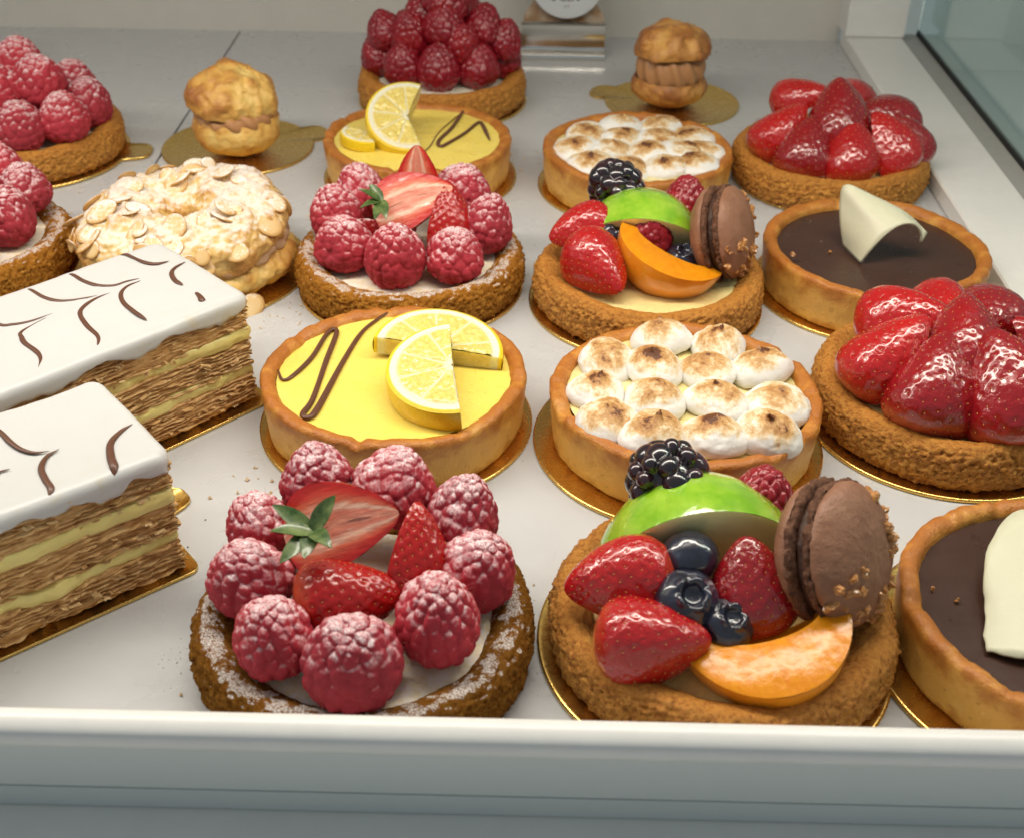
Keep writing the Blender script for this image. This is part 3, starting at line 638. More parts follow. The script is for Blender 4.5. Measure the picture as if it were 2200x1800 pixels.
def dollop_mesh(seed, mat, H=1.05, R=1.02, tip=.22):
    r = np.random.default_rng(seed); n, nv = 72, 44
    G = lathe([(R*.80, 0), (R*.98, .12*H), (R*1.02, .30*H), (R*.93, .52*H), (R*.70, .74*H), (R*.40, .88*H), (R*.17, .95*H), (R*.07, .98*H + tip*.6), (.003, H + tip)], n, nv)
    P = G.reshape(-1, 3); th = np.arctan2(P[:, 1], P[:, 0])
    u = np.clip(P[:, 2]/(H), 0, 1.25)
    a = r.uniform(0, 6.28); k = sstep(.85*H, H + tip, P[:, 2]); P[:, 0] += k*.14*math.cos(a); P[:, 1] += k*.14*math.sin(a); P[:, 2] -= k*tip*r.uniform(0, .7)
    P[:, :2] *= (1 + .05*np.sin(2*th + a) + .03*np.sin(3*th + 2*a))[:, None]
    P += .065*fbm(P, 1.2, 3, seed)[:, None]*P/np.maximum(np.linalg.norm(P, axis=1, keepdims=True), .3)
    P += .02*fbm(P, 5, 3, seed+2)[:, None]
    return mesh('meringue_dollop', [(P, gridf(n, nv, True), 0, {'u': u*.78 + .16*np.clip(u, 0, 1)**2})], M[mat])
DOL = [dollop_mesh(s, 'mering', H=1.1, R=.97, tip=t) for s, t in ((71, .10), (72, .22), (73, .02), (74, .26), (75, .05))]
DOLB = [dollop_mesh(s, 'mering_dark', H=.66, R=1.0, tip=t) for s, t in ((76, .08), (77, .16), (78, .02), (79, .12))]

def blob(seed, rx, ry, rz, amp=.18, freq=.7, mat='choux', n=150, nv=100, lo=-1., hi=1., ridge=.0, name='choux'):
    th = np.linspace(0, 2*np.pi, n, endpoint=False); ph = np.linspace(math.acos(hi), math.acos(lo), nv); ph = np.clip(ph, .01, np.pi-.01)
    D = np.stack([np.sin(ph)[None]*np.cos(th)[:, None], np.sin(ph)[None]*np.sin(th)[:, None], np.broadcast_to(np.cos(ph)[None], (n, nv))], -1).reshape(-1, 3)
    P = D*np.array((rx, ry, rz)); f = fbm(P, freq, 4, seed); g = 1 - np.abs(fbm(P + .4*f[:, None], freq*1.5, 3, seed+5))*2
    h = amp*f + ridge*g + .018*fbm(P, 4, 3, seed+9)
    P = P*(1 + h/ (0.5*(rx+rz)))[:, None]
    return P, gridf(n, nv, True), np.clip(.45 + .55*f + .35*g*(ridge > 0), 0, 1)
def swirl(R, r, z, k, twist, amp, mat, ang=1.):
    nt, nv = 260, 40; a = np.linspace(0, 2*np.pi, nt, endpoint=False); b = np.linspace(0, 2*np.pi, nv, endpoint=False)
    A, B = np.meshgrid(a, b, indexing='ij')
    rr = r*(1 + amp*np.sign(np.cos(k*A + twist*B))*np.abs(np.cos(k*A + twist*B))**.7)
    G = np.stack([(R + rr*np.cos(B))*np.cos(A), (R + rr*np.cos(B))*np.sin(A), z + rr*ang*np.sin(B)], -1).reshape(-1, 3)
    return mesh('cream', [(G, gridf(nt, nv, True, True, False))], mat)

# ------------------------------------------------------------------ round tarts
BT = .13
def tart(name, label, x, y): return thing(name, label, name.replace('_', ' ').split()[-1], (x, y, BT), 'tarts in the display case')

def lemon_tart(x, y, label, seed, squiggle, slices, rad=.085):
    t = tart('lemon_tart', label, x, y)
    obj('crust', smooth_shell(seed), t)
    obj('filling', disc(3.98, 1.74, M['curd'], seed, .035, .6, .03), t)
    for c, r in squiggle:
        p = [(a, b, 1.81 + .06*max(0, math.hypot(a, b)-3.9)*3) for a, b in c]
        obj('chocolate_line', mesh('chocolate_line', [tube(p, r, 10, .75)], M['choco']), t)
    for loc, rot, sp, R, T in slices:
        obj('lemon_slice', lemon_slice(seed+sp[1], R, sp[0], T), t, loc, rot)
    return t
lemon_tart(-4.42, 35.94, 'glossy lemon tart with two flat lemon slices, beside the iced slices', 101,
           [([(-3.99, .07), (-3.75, -.53), (-3.46, -.34), (-2.98, .86), (-2.69, 2.45), (-2.48, 2.9), (-2.33, 2.6), (-2.43, .76), (-2.54, -1.67), (-2.73, -2.55), (-2.5, -2.75), (-2.28, -2.12), (-1.87, .52), (-1.45, 2.63), (-.95, 3.7), (-.64, 4.1)], [.10, .10, .085, .085, .10, .10, .09, .10, .12, .11, .10, .09, .085, .13])],
           [((1.42, .75, 2.10), euler(7, 5, -8), (math.pi, 1), 2.25, .72), ((2.10, -1.15, 2.50), euler(-4, -10, 96), (math.pi*1.02, 2), 2.2, .95)])
lemon_tart(-5.37, 57.05, 'lemon tart with one raised lemon slice, in front of the unsugared raspberry tart', 102,
           [([(3.5, -.15), (3.05, 1.9), (2.82, 2.05), (2.23, .63), (1.36, -.87), (1.13, -.99), (1.08, -.27), (1.62, 1.47), (2.06, 3.7)], [.12, .10, .09, .10, .10, .09, .12]), ([(1.9, 3.3), (1.01, .79), (.67, -1.11), (.14, -2.34)], [.03, .03, .03, .03])],
           [((-2.35, -.6, 2.0), euler(3, -4, 150), (math.pi*.8, 3), 1.25, .55), ((-.45, -.15, 2.65), frame((.12, -.55, .83), (-.95, .2, .2)), (math.pi*1.22, 4), 1.95, 1.05)])

def meringue_tart(x, y, label, seed, spots, lib, sc=1., custard='custard'):
    t = tart('meringue_tart', label, x, y)
    obj('crust', smooth_shell(seed), t); obj('filling', disc(3.98, 1.66, M[custard], seed, .04, .7), t)
    for i, (a, b) in enumerate(spots):
        obj('meringue_dollop', lib[i % len(lib)], t, (a, b, 1.58), euler(random.uniform(-9, 9), random.uniform(-9, 9), 77*i), (sc*random.uniform(.92, 1.12), sc*random.uniform(.92, 1.12), sc*random.uniform(.85, 1.12)))
    return t
meringue_tart(5.43, 35.18, 'lemon meringue tart with plump torched meringue dollops, behind the front fruit tart', 103,
              [(-.52, 3.2), (1.44, 2.85), (-2.55, 1.75), (-1.0, 1.35), (.85, 1.15), (2.75, 1.3), (-3.0, -.30), (-1.08, -.72), (.92, -.70), (2.9, -.85), (-2.7, -1.95), (-1.3, -2.75), (.6, -2.85), (2.3, -2.55)], DOL, 1.02)
meringue_tart(5.14, 56.27, 'lemon meringue tart with flat browned meringue, in front of the right-hand cream puff', 104,
              [(-.6, 2.8), (1.3, 2.7), (-2.3, 1.6), (-.6, 1.2), (1.2, 1.0), (2.7, 1.4), (-2.9, -.2), (-1.2, -.5), (.5, -.6), (2.2, -.5), (3.0, -.2), (-2.2, -1.8), (-.5, -2.3), (1.2, -2.2), (2.5, -1.8)], DOLB, 1.12)

def chocolate_tart(x, y, label, seed):
    t = tart('chocolate_tart', label, x, y)
    obj('crust', smooth_shell(seed), t); obj('filling', disc(3.98, 1.62, M['ganache'], seed, .012, .5), t)
    return t
def sheet(near, far, nu=40, nv=14, th=.10, mat='whitechoc', jag=.0, seed=0):
    a = resample(near, nu); b = resample(far, nu); v = np.linspace(0, 1, nv)
    G = a[:, None]*(1-v)[None, :, None] + b[:, None]*v[None, :, None]
    if jag: G += jag*fbm(G.reshape(-1, 3), 2.5, 3, seed).reshape(nu, nv, 1)*np.array((1, 1, .3))
    N = gnormal(G); P = (G + N*th/2).reshape(-1, 3); Q = (G - N*th/2).reshape(-1, 3); f = gridf(nu, nv); o = len(P)
    V = np.vstack([P, Q]); F = [f, f[:, ::-1] + o]
    bd = [i*nv for i in range(nu)] + [(nu-1)*nv + j for j in range(1, nv)] + [i*nv + nv-1 for i in range(nu-2, -1, -1)] + [j for j in range(nv-2, 0, -1)]
    bd = np.array(bd); nx = np.roll(bd, -1); F.append(np.stack([nx, bd, bd+o, nx+o], -1))
    return mesh('white_chocolate_curl', [(V, np.vstack(F))], M[mat])
t = chocolate_tart(14.26, 46.34, 'chocolate tart with an arched white chocolate curl, by the side rail', 105)
obj('white_chocolate_curl', sheet([(-.85, -1.25, 1.7), (-.55, -1.30, 2.3), (-.1, -1.25, 2.9), (.45, -1.10, 3.28), (1.05, -.90, 3.25), (1.45, -.75, 2.85), (1.55, -.70, 2.35)],
                                  [(-1.25, .15, 1.75), (-1.45, .5, 2.6), (-1.50, .95, 3.4), (-1.35, 1.1, 4.0), (-.4, .7, 3.75), (.9, .1, 3.3), (1.85, -.3, 2.6)], th=.11), t)
for k, (a, b) in enumerate([(-1.9, -.3), (-3.6, -1.2)]): obj('nut_piece', NUT[k], t, (a, b, 1.68 if k == 0 else 1.98), euler(30*k, 10, 60), .8)
t = chocolate_tart(14.85, 25.15, 'chocolate tart cut off by the right edge, with a broad white chocolate sheet', 106)
obj('white_chocolate_curl', sheet([(-2.85, -1.85, 1.74), (-2.1, -2.05, 1.85), (-1.0, -2.15, 2.0), (.2, -1.9, 2.2), (1.2, -1.5, 2.1)],
                                  [(-2.3, .25, 1.95), (-2.0, 1.4, 2.3), (-1.0, 2.75, 2.6), (.2, 2.85, 2.75), (1.4, 2.2, 2.5)], th=.07, jag=.07, seed=5), t)
for k, (a, b) in enumerate([(-3.55, .6), (-3.0, .15)]): obj('nut_piece', NUT[k+2], t, (a, b, 1.70), euler(30*k, 10, 60), .55)

def raspberry_tart(x, y, label, seed, crust, fill, spots, lib, R=4.65, n=420):
    t = tart('raspberry_tart', label, x, y)
    obj('crust', rough_shell(seed, M[crust], R, n), t); obj('filling', disc(3.85, 1.20, M[fill], seed, .10, .6, .14), t)
    put_rasp(t, spots, lib)
    return t
# front raspberry tart
t = raspberry_tart(-4.17, 24.7, 'sugar-dusted raspberry tart against the front rail, with a leafy strawberry half on top', 111, 'roughdark', 'creamdust',
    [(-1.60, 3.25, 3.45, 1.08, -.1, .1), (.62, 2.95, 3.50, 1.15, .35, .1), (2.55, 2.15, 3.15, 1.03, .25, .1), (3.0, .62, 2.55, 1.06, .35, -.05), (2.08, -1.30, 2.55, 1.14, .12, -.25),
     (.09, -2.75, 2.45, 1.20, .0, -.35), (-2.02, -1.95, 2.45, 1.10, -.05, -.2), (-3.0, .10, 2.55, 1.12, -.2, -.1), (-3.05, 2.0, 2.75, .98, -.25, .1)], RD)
s = put_straw(t, [(-.55, .80, 3.75, (.85, .12, .22), (-.05, .70, -.55), (1.0, .88, .95)), (1.25, .75, 3.0, (.10, .45, .85), (.75, -.50, .12), .84), (-.25, -.35, 2.45, (.95, .10, .05), (.05, -.75, .66), .90)], HALFY)
put_leaves(t, (-1.2, .15, 4.0), [(-.95, -.25, .10), (-.55, -.8, -.25), (-.1, -.95, -.2), (.55, -.75, .05), (.5, .55, .55), (-.75, .35, .25)], 1.1)
# raspberry tart of the second row
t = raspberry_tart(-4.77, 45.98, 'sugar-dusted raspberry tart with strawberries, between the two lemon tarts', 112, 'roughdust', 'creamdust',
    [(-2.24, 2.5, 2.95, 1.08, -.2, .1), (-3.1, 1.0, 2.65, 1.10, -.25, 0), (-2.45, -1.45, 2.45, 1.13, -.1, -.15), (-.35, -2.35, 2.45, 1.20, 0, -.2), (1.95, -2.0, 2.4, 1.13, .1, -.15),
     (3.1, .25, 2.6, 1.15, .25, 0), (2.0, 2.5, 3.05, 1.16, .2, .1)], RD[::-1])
s = put_straw(t, [(.20, .05, 3.70, (.85, .10, .30), (-.05, .62, -.60), 1.02), (1.45, .15, 2.95, (.05, .35, .9), (.75, -.60, .15), .90), (.35, 1.70, 4.0, (-.1, .2, .95), (0, .7, .2), .80), (-1.05, .35, 2.35, (.9, -.2, .1), (-.1, -.65, -.6), .85)], HALFY)
put_leaves(t, (-1.0, -.45, 3.80), [(-.8, -.55, -.2), (-.15, -.9, -.35), (-.55, .5, .45), (.25, -.85, -.5), (-.9, .1, .3)])
# rear raspberry tart, plain mound
raspberry_tart(-4.88, 67.56, 'raspberry tart piled high with unsugared dark raspberries at the back', 113, 'rough', 'cream',
    [(-3.35, .1, 2.35, 1.1, -.2, 0), (-1.95, -1.65, 2.4, 1.15, -.05, -.1), (.0, -2.1, 2.45, 1.25, 0, -.1), (2.05, -1.5, 2.4, 1.15, .1, -.1), (3.3, .4, 2.4, 1.12, .2, 0),
     (-3.0, -.1, 3.75, 1.1, -.3, 0), (-1.55, -.75, 3.75, 1.15, -.1, -.2), (1.15, -1.35, 3.55, 1.12, .3, -.5), (2.25, -.3, 4.15, 1.1, .3, 0), (3.35, -.3, 3.45, 1.05, .4, 0),
     (.25, -1.0, 4.4, 1.15, 0, -.2), (.38, -.4, 5.45, 1.15, .9, .1), (-1.0, .3, 4.55, 1.05, -.3, .2), (1.3, .9, 4.5, 1.05, .2, .2), (-2.0, 1.6, 3.2, 1.1, -.2, .4), (1.4, 2.2, 3.0, 1.1, .2, .4), (-.2, 1.5, 3.6, 1.1, 0, .3)], RP, n=300)
# two cropped raspberry tarts at the left
raspberry_tart(-25.0, 58.9, 'sugar-dusted raspberry tart near the left edge, behind the almond ring', 114, 'rough', 'creamdust',
    [(2.75, -2.0, 2.65, 1.22, .05, -.1), (.95, -3.0, 2.55, 1.22, 0, -.15), (3.2, .2, 2.55, 1.12, .2, 0), (2.0, 2.0, 3.0, 1.1, .2, .2), (1.35, -.7, 3.95, 1.28, .1, -.2), (-.4, -1.6, 3.7, 1.2, -.1, -.2),
     (-.2, 1.2, 4.2, 1.2, 0, .2), (-1.0, -3.0, 2.6, 1.15, 0, -.2), (-2.8, -1.4, 2.5, 1.15, -.2, 0), (-2.6, 1.3, 2.6, 1.1, -.2, .2), (-1.5, .4, 3.9, 1.1, -.2, 0), (.2, 2.9, 2.7, 1.1, 0, .3)], RD[1:], n=300)
raspberry_tart(-23.65, 46.5, 'sugar-dusted raspberry tart cropped by the left edge, above the iced slices', 115, 'roughdust', 'creamdust',
    [(2.35, 2.1, 2.7, 1.15, .1, .1), (2.45, -.35, 2.6, 1.18, .1, -.1), (.9, 3.1, 3.1, 1.15, 0, .1), (1.2, -2.4, 2.5, 1.15, .1, -.2), (.6, .5, 3.7, 1.2, 0, 0), (-1.4, -2.6, 2.5, 1.15, -.1, -.2), (-1.6, 1.6, 3.0, 1.15, 0, .2), (-3., -.3, 2.6, 1.1, -.2, 0)], RD[2:])

# strawberry tarts: halves standing skin outwards, tips up to the middle
def strawberry_tart(x, y, label, seed, spots, R=4.75, zf=1.2):
    t = tart('strawberry_tart', label, x, y)
    obj('crust', rough_shell(seed, M['rough'], R, 420), t); obj('filling', disc(3.9, zf, M['glazed' if seed == 121 else 'custard'], seed, .10, .6, .1), t)
    for i, (a, b, z, sc, lean, lib) in enumerate(spots):
        d = Vector((a, b, 0)); d = d.normalized() if d.length > .3 else Vector((0, -1, 0))
        tip = (-d.x*lean, -d.y*lean, 1); sk = (d.x, d.y, lean)
        if b > .5: tip = (-d.x, -d.y*1.0, .55); sk = (d.x*.4, -.15, 1)
        obj('strawberry', lib[i % len(lib)], t, (a, b, z - .13), frame(tuple(-c for c in tip), sk), sc)
    return t
strawberry_tart(14.9, 36.9, 'glazed strawberry tart cropped by the right edge, below the arched chocolate curl', 121,
    [(-2.45, -.45, 2.75, 1.14, .75, HALF), (-1.35, -1.95, 2.6, 1.12, .70, HALFD), (.75, -2.35, 2.75, 1.22, .65, HALFD), (-.10, -.35, 3.2, 1.1, .9, HALFD), (-1.4, 1.35, 2.9, 1.12, .75, HALF), (2.35, -.55, 2.75, 1.15, .7, HALFD), (1.3, 1.3, 3.0, 1.0, .7, HALFD), (.2, 2.6, 2.5, 1.0, .6, HALF), (2.6, 1.2, 2.4, .95, .6, HALF)])
strawberry_tart(14.65, 57.55, 'glazed strawberry tart in the rear row, beside the browned meringue tart', 122,
    [(-2.55, -.5, 2.55, 1.05, .80, HALF), (-1.65, -1.85, 2.3, 1.0, .6, HALFD), (.25, -2.1, 2.3, 1.05, .55, HALF), (2.1, -1.5, 2.4, 1.06, .6, HALF), (2.5, .6, 2.7, 1.05, .6, HALFD), (-.1, -.45, 3.35, 1.15, .45, HALFD), (-1.3, 1.2, 3.5, 1.0, .6, HALF), (3.2, -.7, 2.3, .9, .5, HALFD), (.8, 1.6, 3.2, 1., .5, HALF)])

# mixed fruit tarts
def fruit_tart(x, y, label, seed, R=4.7):
    t = tart('fruit_tart', label, x, y)
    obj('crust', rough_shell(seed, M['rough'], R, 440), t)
    return t
APPLE = fruit_wedge(81, 6.1, 2.9, math.radians(48), math.radians(106), 0, ('askin', 'aflesh'), 'apple_slice', pw=.62)
APRI = fruit_wedge(82, 4.5, 2.2, math.radians(168), math.radians(252), .30, ('pskin', 'pflesh'), 'apricot_slice', pw=.52, hl=.70)
# front fruit tart
t = fruit_tart(5.6, 25.35, 'mixed fruit tart against the front rail, topped with apple, berries, apricot and macaron', 131)
obj('filling', disc(3.9, 1.2, M['glazed'], 131, .10, .6, .1), t)
# wedge frames: local z runs along the slice, local x/y plane holds the wedge; skin centred about +x..+y
obj('apple_slice', APPLE, t, (-.55, 1.25, 1.30), frame((1, .10, .10), (0, .03, 1)), 1.0)
obj('apricot_slice', APRI, t, (.62, -1.72, 2.45), frame((1, .20, .18), (0, -.34, .9)), (1.08, 1.08, 1.0))
put_macaron(t, (2.68, -.05, 3.40), (.72, -.52, .42), (-.2, .3, 1), 0, 46, .96)
put_rasp(t, [(-1.5, 2.75, 3.5, 1.12, -.1, .1)], BB, 'blackberry'); put_rasp(t, [(1.25, 2.75, 2.75, 1.0, .1, .1)], RP)
put_straw(t, [(-2.95, -.45, 2.40, (-.95, -.1, .05), (-.05, -.45, .85), .95), (-2.15, -2.15, 2.20, (.72, -.20, .10), (-.1, -.7, .72), .94)], HALF)
put_straw(t, [(.35, -.60, 2.70, (-.02, .35, .9), (.1, -.9, .35), .86)], HALFD)
for i, (a, b, z, tx, ty, sc) in enumerate([(-1.12, -.05, 3.1, .2, -.5, 1.16), (-1.30, -1.25, 2.65, .2, -.6, 1.28), (-.28, -1.72, 2.25, .25, -.35, 1.08)]):
    obj('blueberry', BLU[i], t, (a, b, z-.13), frame((tx, ty, 1 if i != 0 else -.4), (0, 1, .2)), sc)
# second-row fruit tart
t = fruit_tart(4.96, 44.87, 'mixed fruit tart of apple, berries, apricot and macaron between raspberry and chocolate tarts', 132, 4.64)
obj('filling', disc(3.85, 1.22, M['custard'], 132, .10, .6, .1), t)
obj('apple_slice', APPLE, t, (-.30, 1.15, 1.40), frame((1, -.06, -.03), (0, -.30, 1)), .93)
obj('apricot_slice', APRI, t, (.75, -.75, 2.75), frame((.86, -.42, -.30), (.30, -.35, .85)), .98)
put_macaron(t, (2.75, -.05, 3.15), (.86, -.34, .26), (-.2, .3, 1), 1, 46, .90)
put_rasp(t, [(-1.35, 3.0, 3.65, 1.1, -.1, .1)], BB[1:], 'blackberry'); put_rasp(t, [(1.5, 2.6, 3.1, 1.0, .1, .1), (-.1, .35, 2.75, 1.0, .1, -.2)], RP)
put_straw(t, [(-2.75, .75, 2.55, (-.9, -.25, .0), (-.1, -.5, .8), .88), (-2.05, -1.55, 2.25, (.35, -.85, -.2), (-.2, -.55, .8), 1.0)], HALF)
for i, (a, b, z, tx, ty, sc) in enumerate([(-1.25, 1.0, 3.3, .2, -.5, .95), (-1.45, .35, 2.85, .2, -.6, .98), (-1.4, -.45, 2.15, .25, -.35, .85), (1.2, -.6, 2.15, .1, -.3, 1.02)]):
    obj('blueberry', BLU[i % 3], t, (a, b, z-.13), frame((tx, ty, 1 if i % 2 else -.4), (0, 1, .2)), sc)

# ------------------------------------------------------------------ boards under the tarts
board((-4.40, 35.9), 4.72, 'round gold board under the glossy lemon tart with flat slices')
board((5.28, 35.0), 4.92, 'round gold board under the plump meringue tart')
board((14.15, 46.3), 4.72, 'round gold board under the chocolate tart with arched curl')
board((-5.25, 56.95), 4.68, 'round gold board under the lemon tart with raised slice')
board((5.10, 56.2), 4.62, 'round gold board under the browned meringue tart')
board((-4.17, 24.7), 4.30, 'gold board hidden under the front raspberry tart')
board((-4.75, 45.9), 4.62, 'gold board under the second-row sugared raspberry tart')
board((-4.85, 67.5), 4.66, 'gold board under the unsugared raspberry tart')
board((-24.9, 58.8), 4.78, 'gold board with a tab under the left sugared raspberry tart', 4)
board((-23.6, 46.45), 4.75, 'gold board under the cropped raspberry tart above the iced slices')
board((14.75, 36.75), 4.86, 'gold board under the cropped strawberry tart')
board((14.65, 57.55), 4.55, 'gold board under the rear strawberry tart')
board((5.42, 25.30), 4.90, 'gold board curving round the front mixed fruit tart')
board((4.85, 44.8), 4.72, 'gold board under the second-row mixed fruit tart')
board((14.70, 25.05), 4.98, 'gold board under the cropped chocolate tart with white sheet')

# ------------------------------------------------------------------ cream puffs
board((-14.8, 60.1), 3.82, 'gold board with a tab under the left cream puff', 28, tl=1.0)
board((7.93, 67.65), 3.72, 'gold board with a tab under the right cream puff', 160, tl=1.0)
def cream_puff(x, y, label, seed, mat, dims, cream_z, cap_z, cap_rot):
    t = thing('cream_puff', label, 'cream puff', (x, y, BT), 'cream puffs')
    P, F, u = blob(seed, dims[0], dims[0]*.97, dims[1], .10, .6, hi=.42, lo=-.93, ridge=.03); P[:, 2] -= P[:, 2].min()
    obj('base', mesh('base', [(P, F, 0, {'u': u})], M[mat]), t)
    obj('cream', swirl(dims[0]*.42, dims[0]*.50, cream_z, 13, 3.0, .08, M['praline'], dims[3]), t)
    obj('cream_heart', mesh('cream_heart', [blob(seed+3, dims[0]*.6, dims[0]*.6, .8, .05)[:2]], M['praline']), t, (0, 0, cream_z))
    P, F, u = blob(seed+7, dims[2], dims[2]*.95, dims[2]*.74, .36, .48, lo=-.20, ridge=.12)
    P[:, 2] -= np.percentile(P[:, 2], 4)
    obj('cap', mesh('cap', [(P, F, 0, {'u': u})], M[mat]), t, (0, 0, cap_z), cap_rot)
    return t
cream_puff(-14.55, 59.35, 'cream puff with a tilted golden cap, on the left gold board behind the almond ring', 142, 'choux', (2.15, 1.45, 2.1, .62), 1.98, 2.50, euler(7, 7, 20))
cream_puff(7.65, 67.2, 'brown cream puff with a tall band of piped cream, at the back right', 152, 'chouxdark', (2.0, 1.15, 1.95, 1.15), 2.05, 2.9, euler(-4, 3, 60))
P, F, u = blob(171, 2.4, 2.4, 2.0, .2, .8, ridge=.1); P[:, 2] -= P[:, 2].min()
t = thing('cream_puff', 'sliver of a golden pastry at the top left corner of the picture', 'cream puff', (-33.55, 69.2, BT), 'cream puffs')
obj('base', mesh('base', [(P*np.array((1, 1, 1.25)), F, 0, {'u': u})], M['choux']), t)

# ------------------------------------------------------------------ almond ring (choux ring with praline cream)
def torus(seed, R, rx, rz, z, amp, freq, fine, lo=0, hi=2*math.pi, nt=300, nv=80):
    a = np.linspace(0, 2*np.pi, nt, endpoint=False); b = np.linspace(lo, hi, nv)
    A, B = np.meshgrid(a, b, indexing='ij')
    C = np.stack([np.cos(A), np.sin(A), 0*A], -1)
    D = np.stack([np.cos(A)*np.cos(B), np.sin(A)*np.cos(B), np.sin(B)], -1)
    G = C*R + D*np.array((rx, rx, rz)); P = G.reshape(-1, 3); D = D.reshape(-1, 3)
    f = fbm(P, freq, 4, seed); g = fbm(P, freq*3, 4, seed+3, .6)
    P = P + D*(amp*f + fine*g)[:, None]; P[:, 2] += z
    return P, gridf(nt, nv, True, False), np.clip(.4 + .6*f + .3*g, 0, 1)
px, py = -13.95, 46.7
board((-14.15, 46.9), 4.95, 'round gold board under the almond choux ring')
t = thing('almond_ring', 'sugar-dusted choux ring with almond flakes behind the white iced slice', 'choux ring', (px, py, BT))
P, F, u = torus(181, 2.75, 1.55, .85, .80, .16, .9, .10); P[:, 2] = np.maximum(P[:, 2], 0)
obj('base_ring', mesh('base_ring', [(P, F, 0, {'u': u})], M['choux']), t)
obj('cream', swirl(2.70, 1.30, 1.62, 16, 1.4, .09, M['pralinepale'], .55), t)
P, F, u = torus(183, 2.40, 1.86, 1.22, 2.02, .24, .75, .11, -.45, math.pi+.55, 360, 100)
top = P.copy(); ringobj = obj('top_ring', mesh('top_ring', [(P, F, 0, {'u': u})], M['chouxdust']), t, (-.1, .1, 0), euler(2, -3, 0))
def almond(seed):
    r = np.random.default_rng(seed); n = 26; th = np.linspace(0, 2*np.pi, n, endpoint=False)
    rr = (.46 + .10*np.cos(th) + .03*np.cos(2*th+r.uniform(0, 6)))*r.uniform(.92, 1.08); curl = r.uniform(-.10, .16)
    G = []
    for k, z in ((0.02, .03), (.6, .03), (.93, .028), (1., .0), (.93, -.028), (.02, -.03)):
        x = rr*k*np.cos(th)*1.12; y = rr*k*np.sin(th)*.84; G.append(np.stack([x, y, z + curl*(x*x + .4*y*y)], -1))
    kk = np.broadcast_to(np.array((0., .6, .93, 1., .93, 0.))[None], (n, 6))
    return mesh('almond_flake', [(np.stack(G, 1).reshape(-1, 3), gridf(n, 6, True), 0, {'u': kk})], M['almond'])
ALM = [almond(s) for s in range(6)]
r = np.random.default_rng(12); Gt = top.reshape(360, 100, 3); Nt = gnormal(Gt, True)
for i in range(52):
    a = r.integers(360); b = int(np.clip(r.uniform(10, 60), 6, 92)); p = Gt[a, b]; nn = Nt[a, b]; c = p - np.array((2.40*math.cos(a*math.pi/180), 2.40*math.sin(a*math.pi/180), 2.02))
    if nn @ c < 0: nn = -nn
    nn = Vector(nn) + Vector(r.normal(0, .13, 3)); nn.normalize()
    obj('almond_flake', ALM[i % 6], ringobj, Vector(p) + nn*.02, frame(nn, r.normal(0, 1, 3)), r.uniform(.8, 1.3))
for i, (a, rad, z) in enumerate([(-62, 4.35, .35), (-78, 4.1, 1.0), (-105, 4.25, .7), (200, 4.3, .7), (215, 4.2, 1.2), (-50, 4.6, .12), (-95, 3.9, 1.7), (232, 4.25, .6)]):
    d = Vector((math.cos(math.radians(a)), math.sin(math.radians(a)), 0)); obj('almond_flake', ALM[i % 6], t, d*rad + Vector((0, 0, z)), frame(d + Vector((0, 0, .7)), (r.normal(), r.normal(), 1)), 1.15)

# ------------------------------------------------------------------ iced layered slices
def outline(Lx, Wy, rc, n):
    # rounded rectangle with evenly spaced points, returns points and outward normals
    pts = []; hx, hy = Lx/2 - rc, Wy/2 - rc
    for cx, cy, a0 in ((hx, hy, 0), (-hx, hy, 90), (-hx, -hy, 180), (hx, -hy, 270)):
        for a in np.linspace(0, 90, 10): pts.append((cx + rc*math.cos(math.radians(a0+a)), cy + rc*math.sin(math.radians(a0+a))))
    pts = np.array(pts + [pts[0]]); s = np.concatenate([[0], np.cumsum(np.linalg.norm(np.diff(pts, axis=0), axis=1))]); q = np.linspace(0, s[-1], n, endpoint=False)
    P = np.stack([np.interp(q, s, pts[:, k]) for k in (0, 1)], -1); T = np.roll(P, -1, 0) - np.roll(P, 1, 0); T /= np.linalg.norm(T, axis=1, keepdims=True)
    return P, np.stack([T[:, 1], -T[:, 0]], -1)
def slab(Lx, Wy, z0, z1, seed, disp, nz, rc=.12, n=460):
    P, N = outline(Lx, Wy, rc, n); z = np.linspace(z0, z1, nz)
    G = np.stack([np.broadcast_to(P[:, None, 0], (n, nz)), np.broadcast_to(P[:, None, 1], (n, nz)), np.broadcast_to(z[None], (n, nz))], -1).reshape(-1, 3)
    NN = np.repeat(np.c_[N, 0*N[:, 0]], nz, 0); d, dz = disp(G, seed)
    G = G + NN*d[:, None]; G[:, 2] += dz
    G = G.reshape(n, nz, 3); top = np.concatenate([G[:, -1:]*np.array((k, k, 1)) + (0, 0, 0) for k in (.9, .5, .0)], 1); bot = np.concatenate([G[:, :1]*np.array((k, k, 1)) for k in (0., .9)], 1)
    A = np.concatenate([bot, G, top], 1)
    return A.reshape(-1, 3), gridf(n, A.shape[1], True)
def flaky(G, s):
    Q = G*np.array((.9, .9, 7.)); lay = fbm(Q*np.array((1, 1, 1.7)), 1., 4, s, .6); coarse = fbm(G*np.array((1, 1, 2.)), .8, 3, s+4); fine = fbm(G*np.array((4, 4, 16.)), 1., 2, s+8)
    warp = .10*fbm(G*np.array((1, 1, .2)), .9, 3, s+2)
    return .065*lay + .07*coarse + .045*fine - .10*np.clip(fbm(Q, 1.4, 2, s+6)-.25, 0, 1), warp
def creamy(G, s):
    zt = (G[:, 2]-G[:, 2].min())/(np.ptp(G[:, 2])+1e-6)
    return .11*fbm(G, .8, 3, s) + .03*fbm(G, 4, 2, s+1) - .05 + .05*np.sin(np.pi*zt), .10*fbm(G*np.array((1, 1, .2)), .9, 3, s+3)
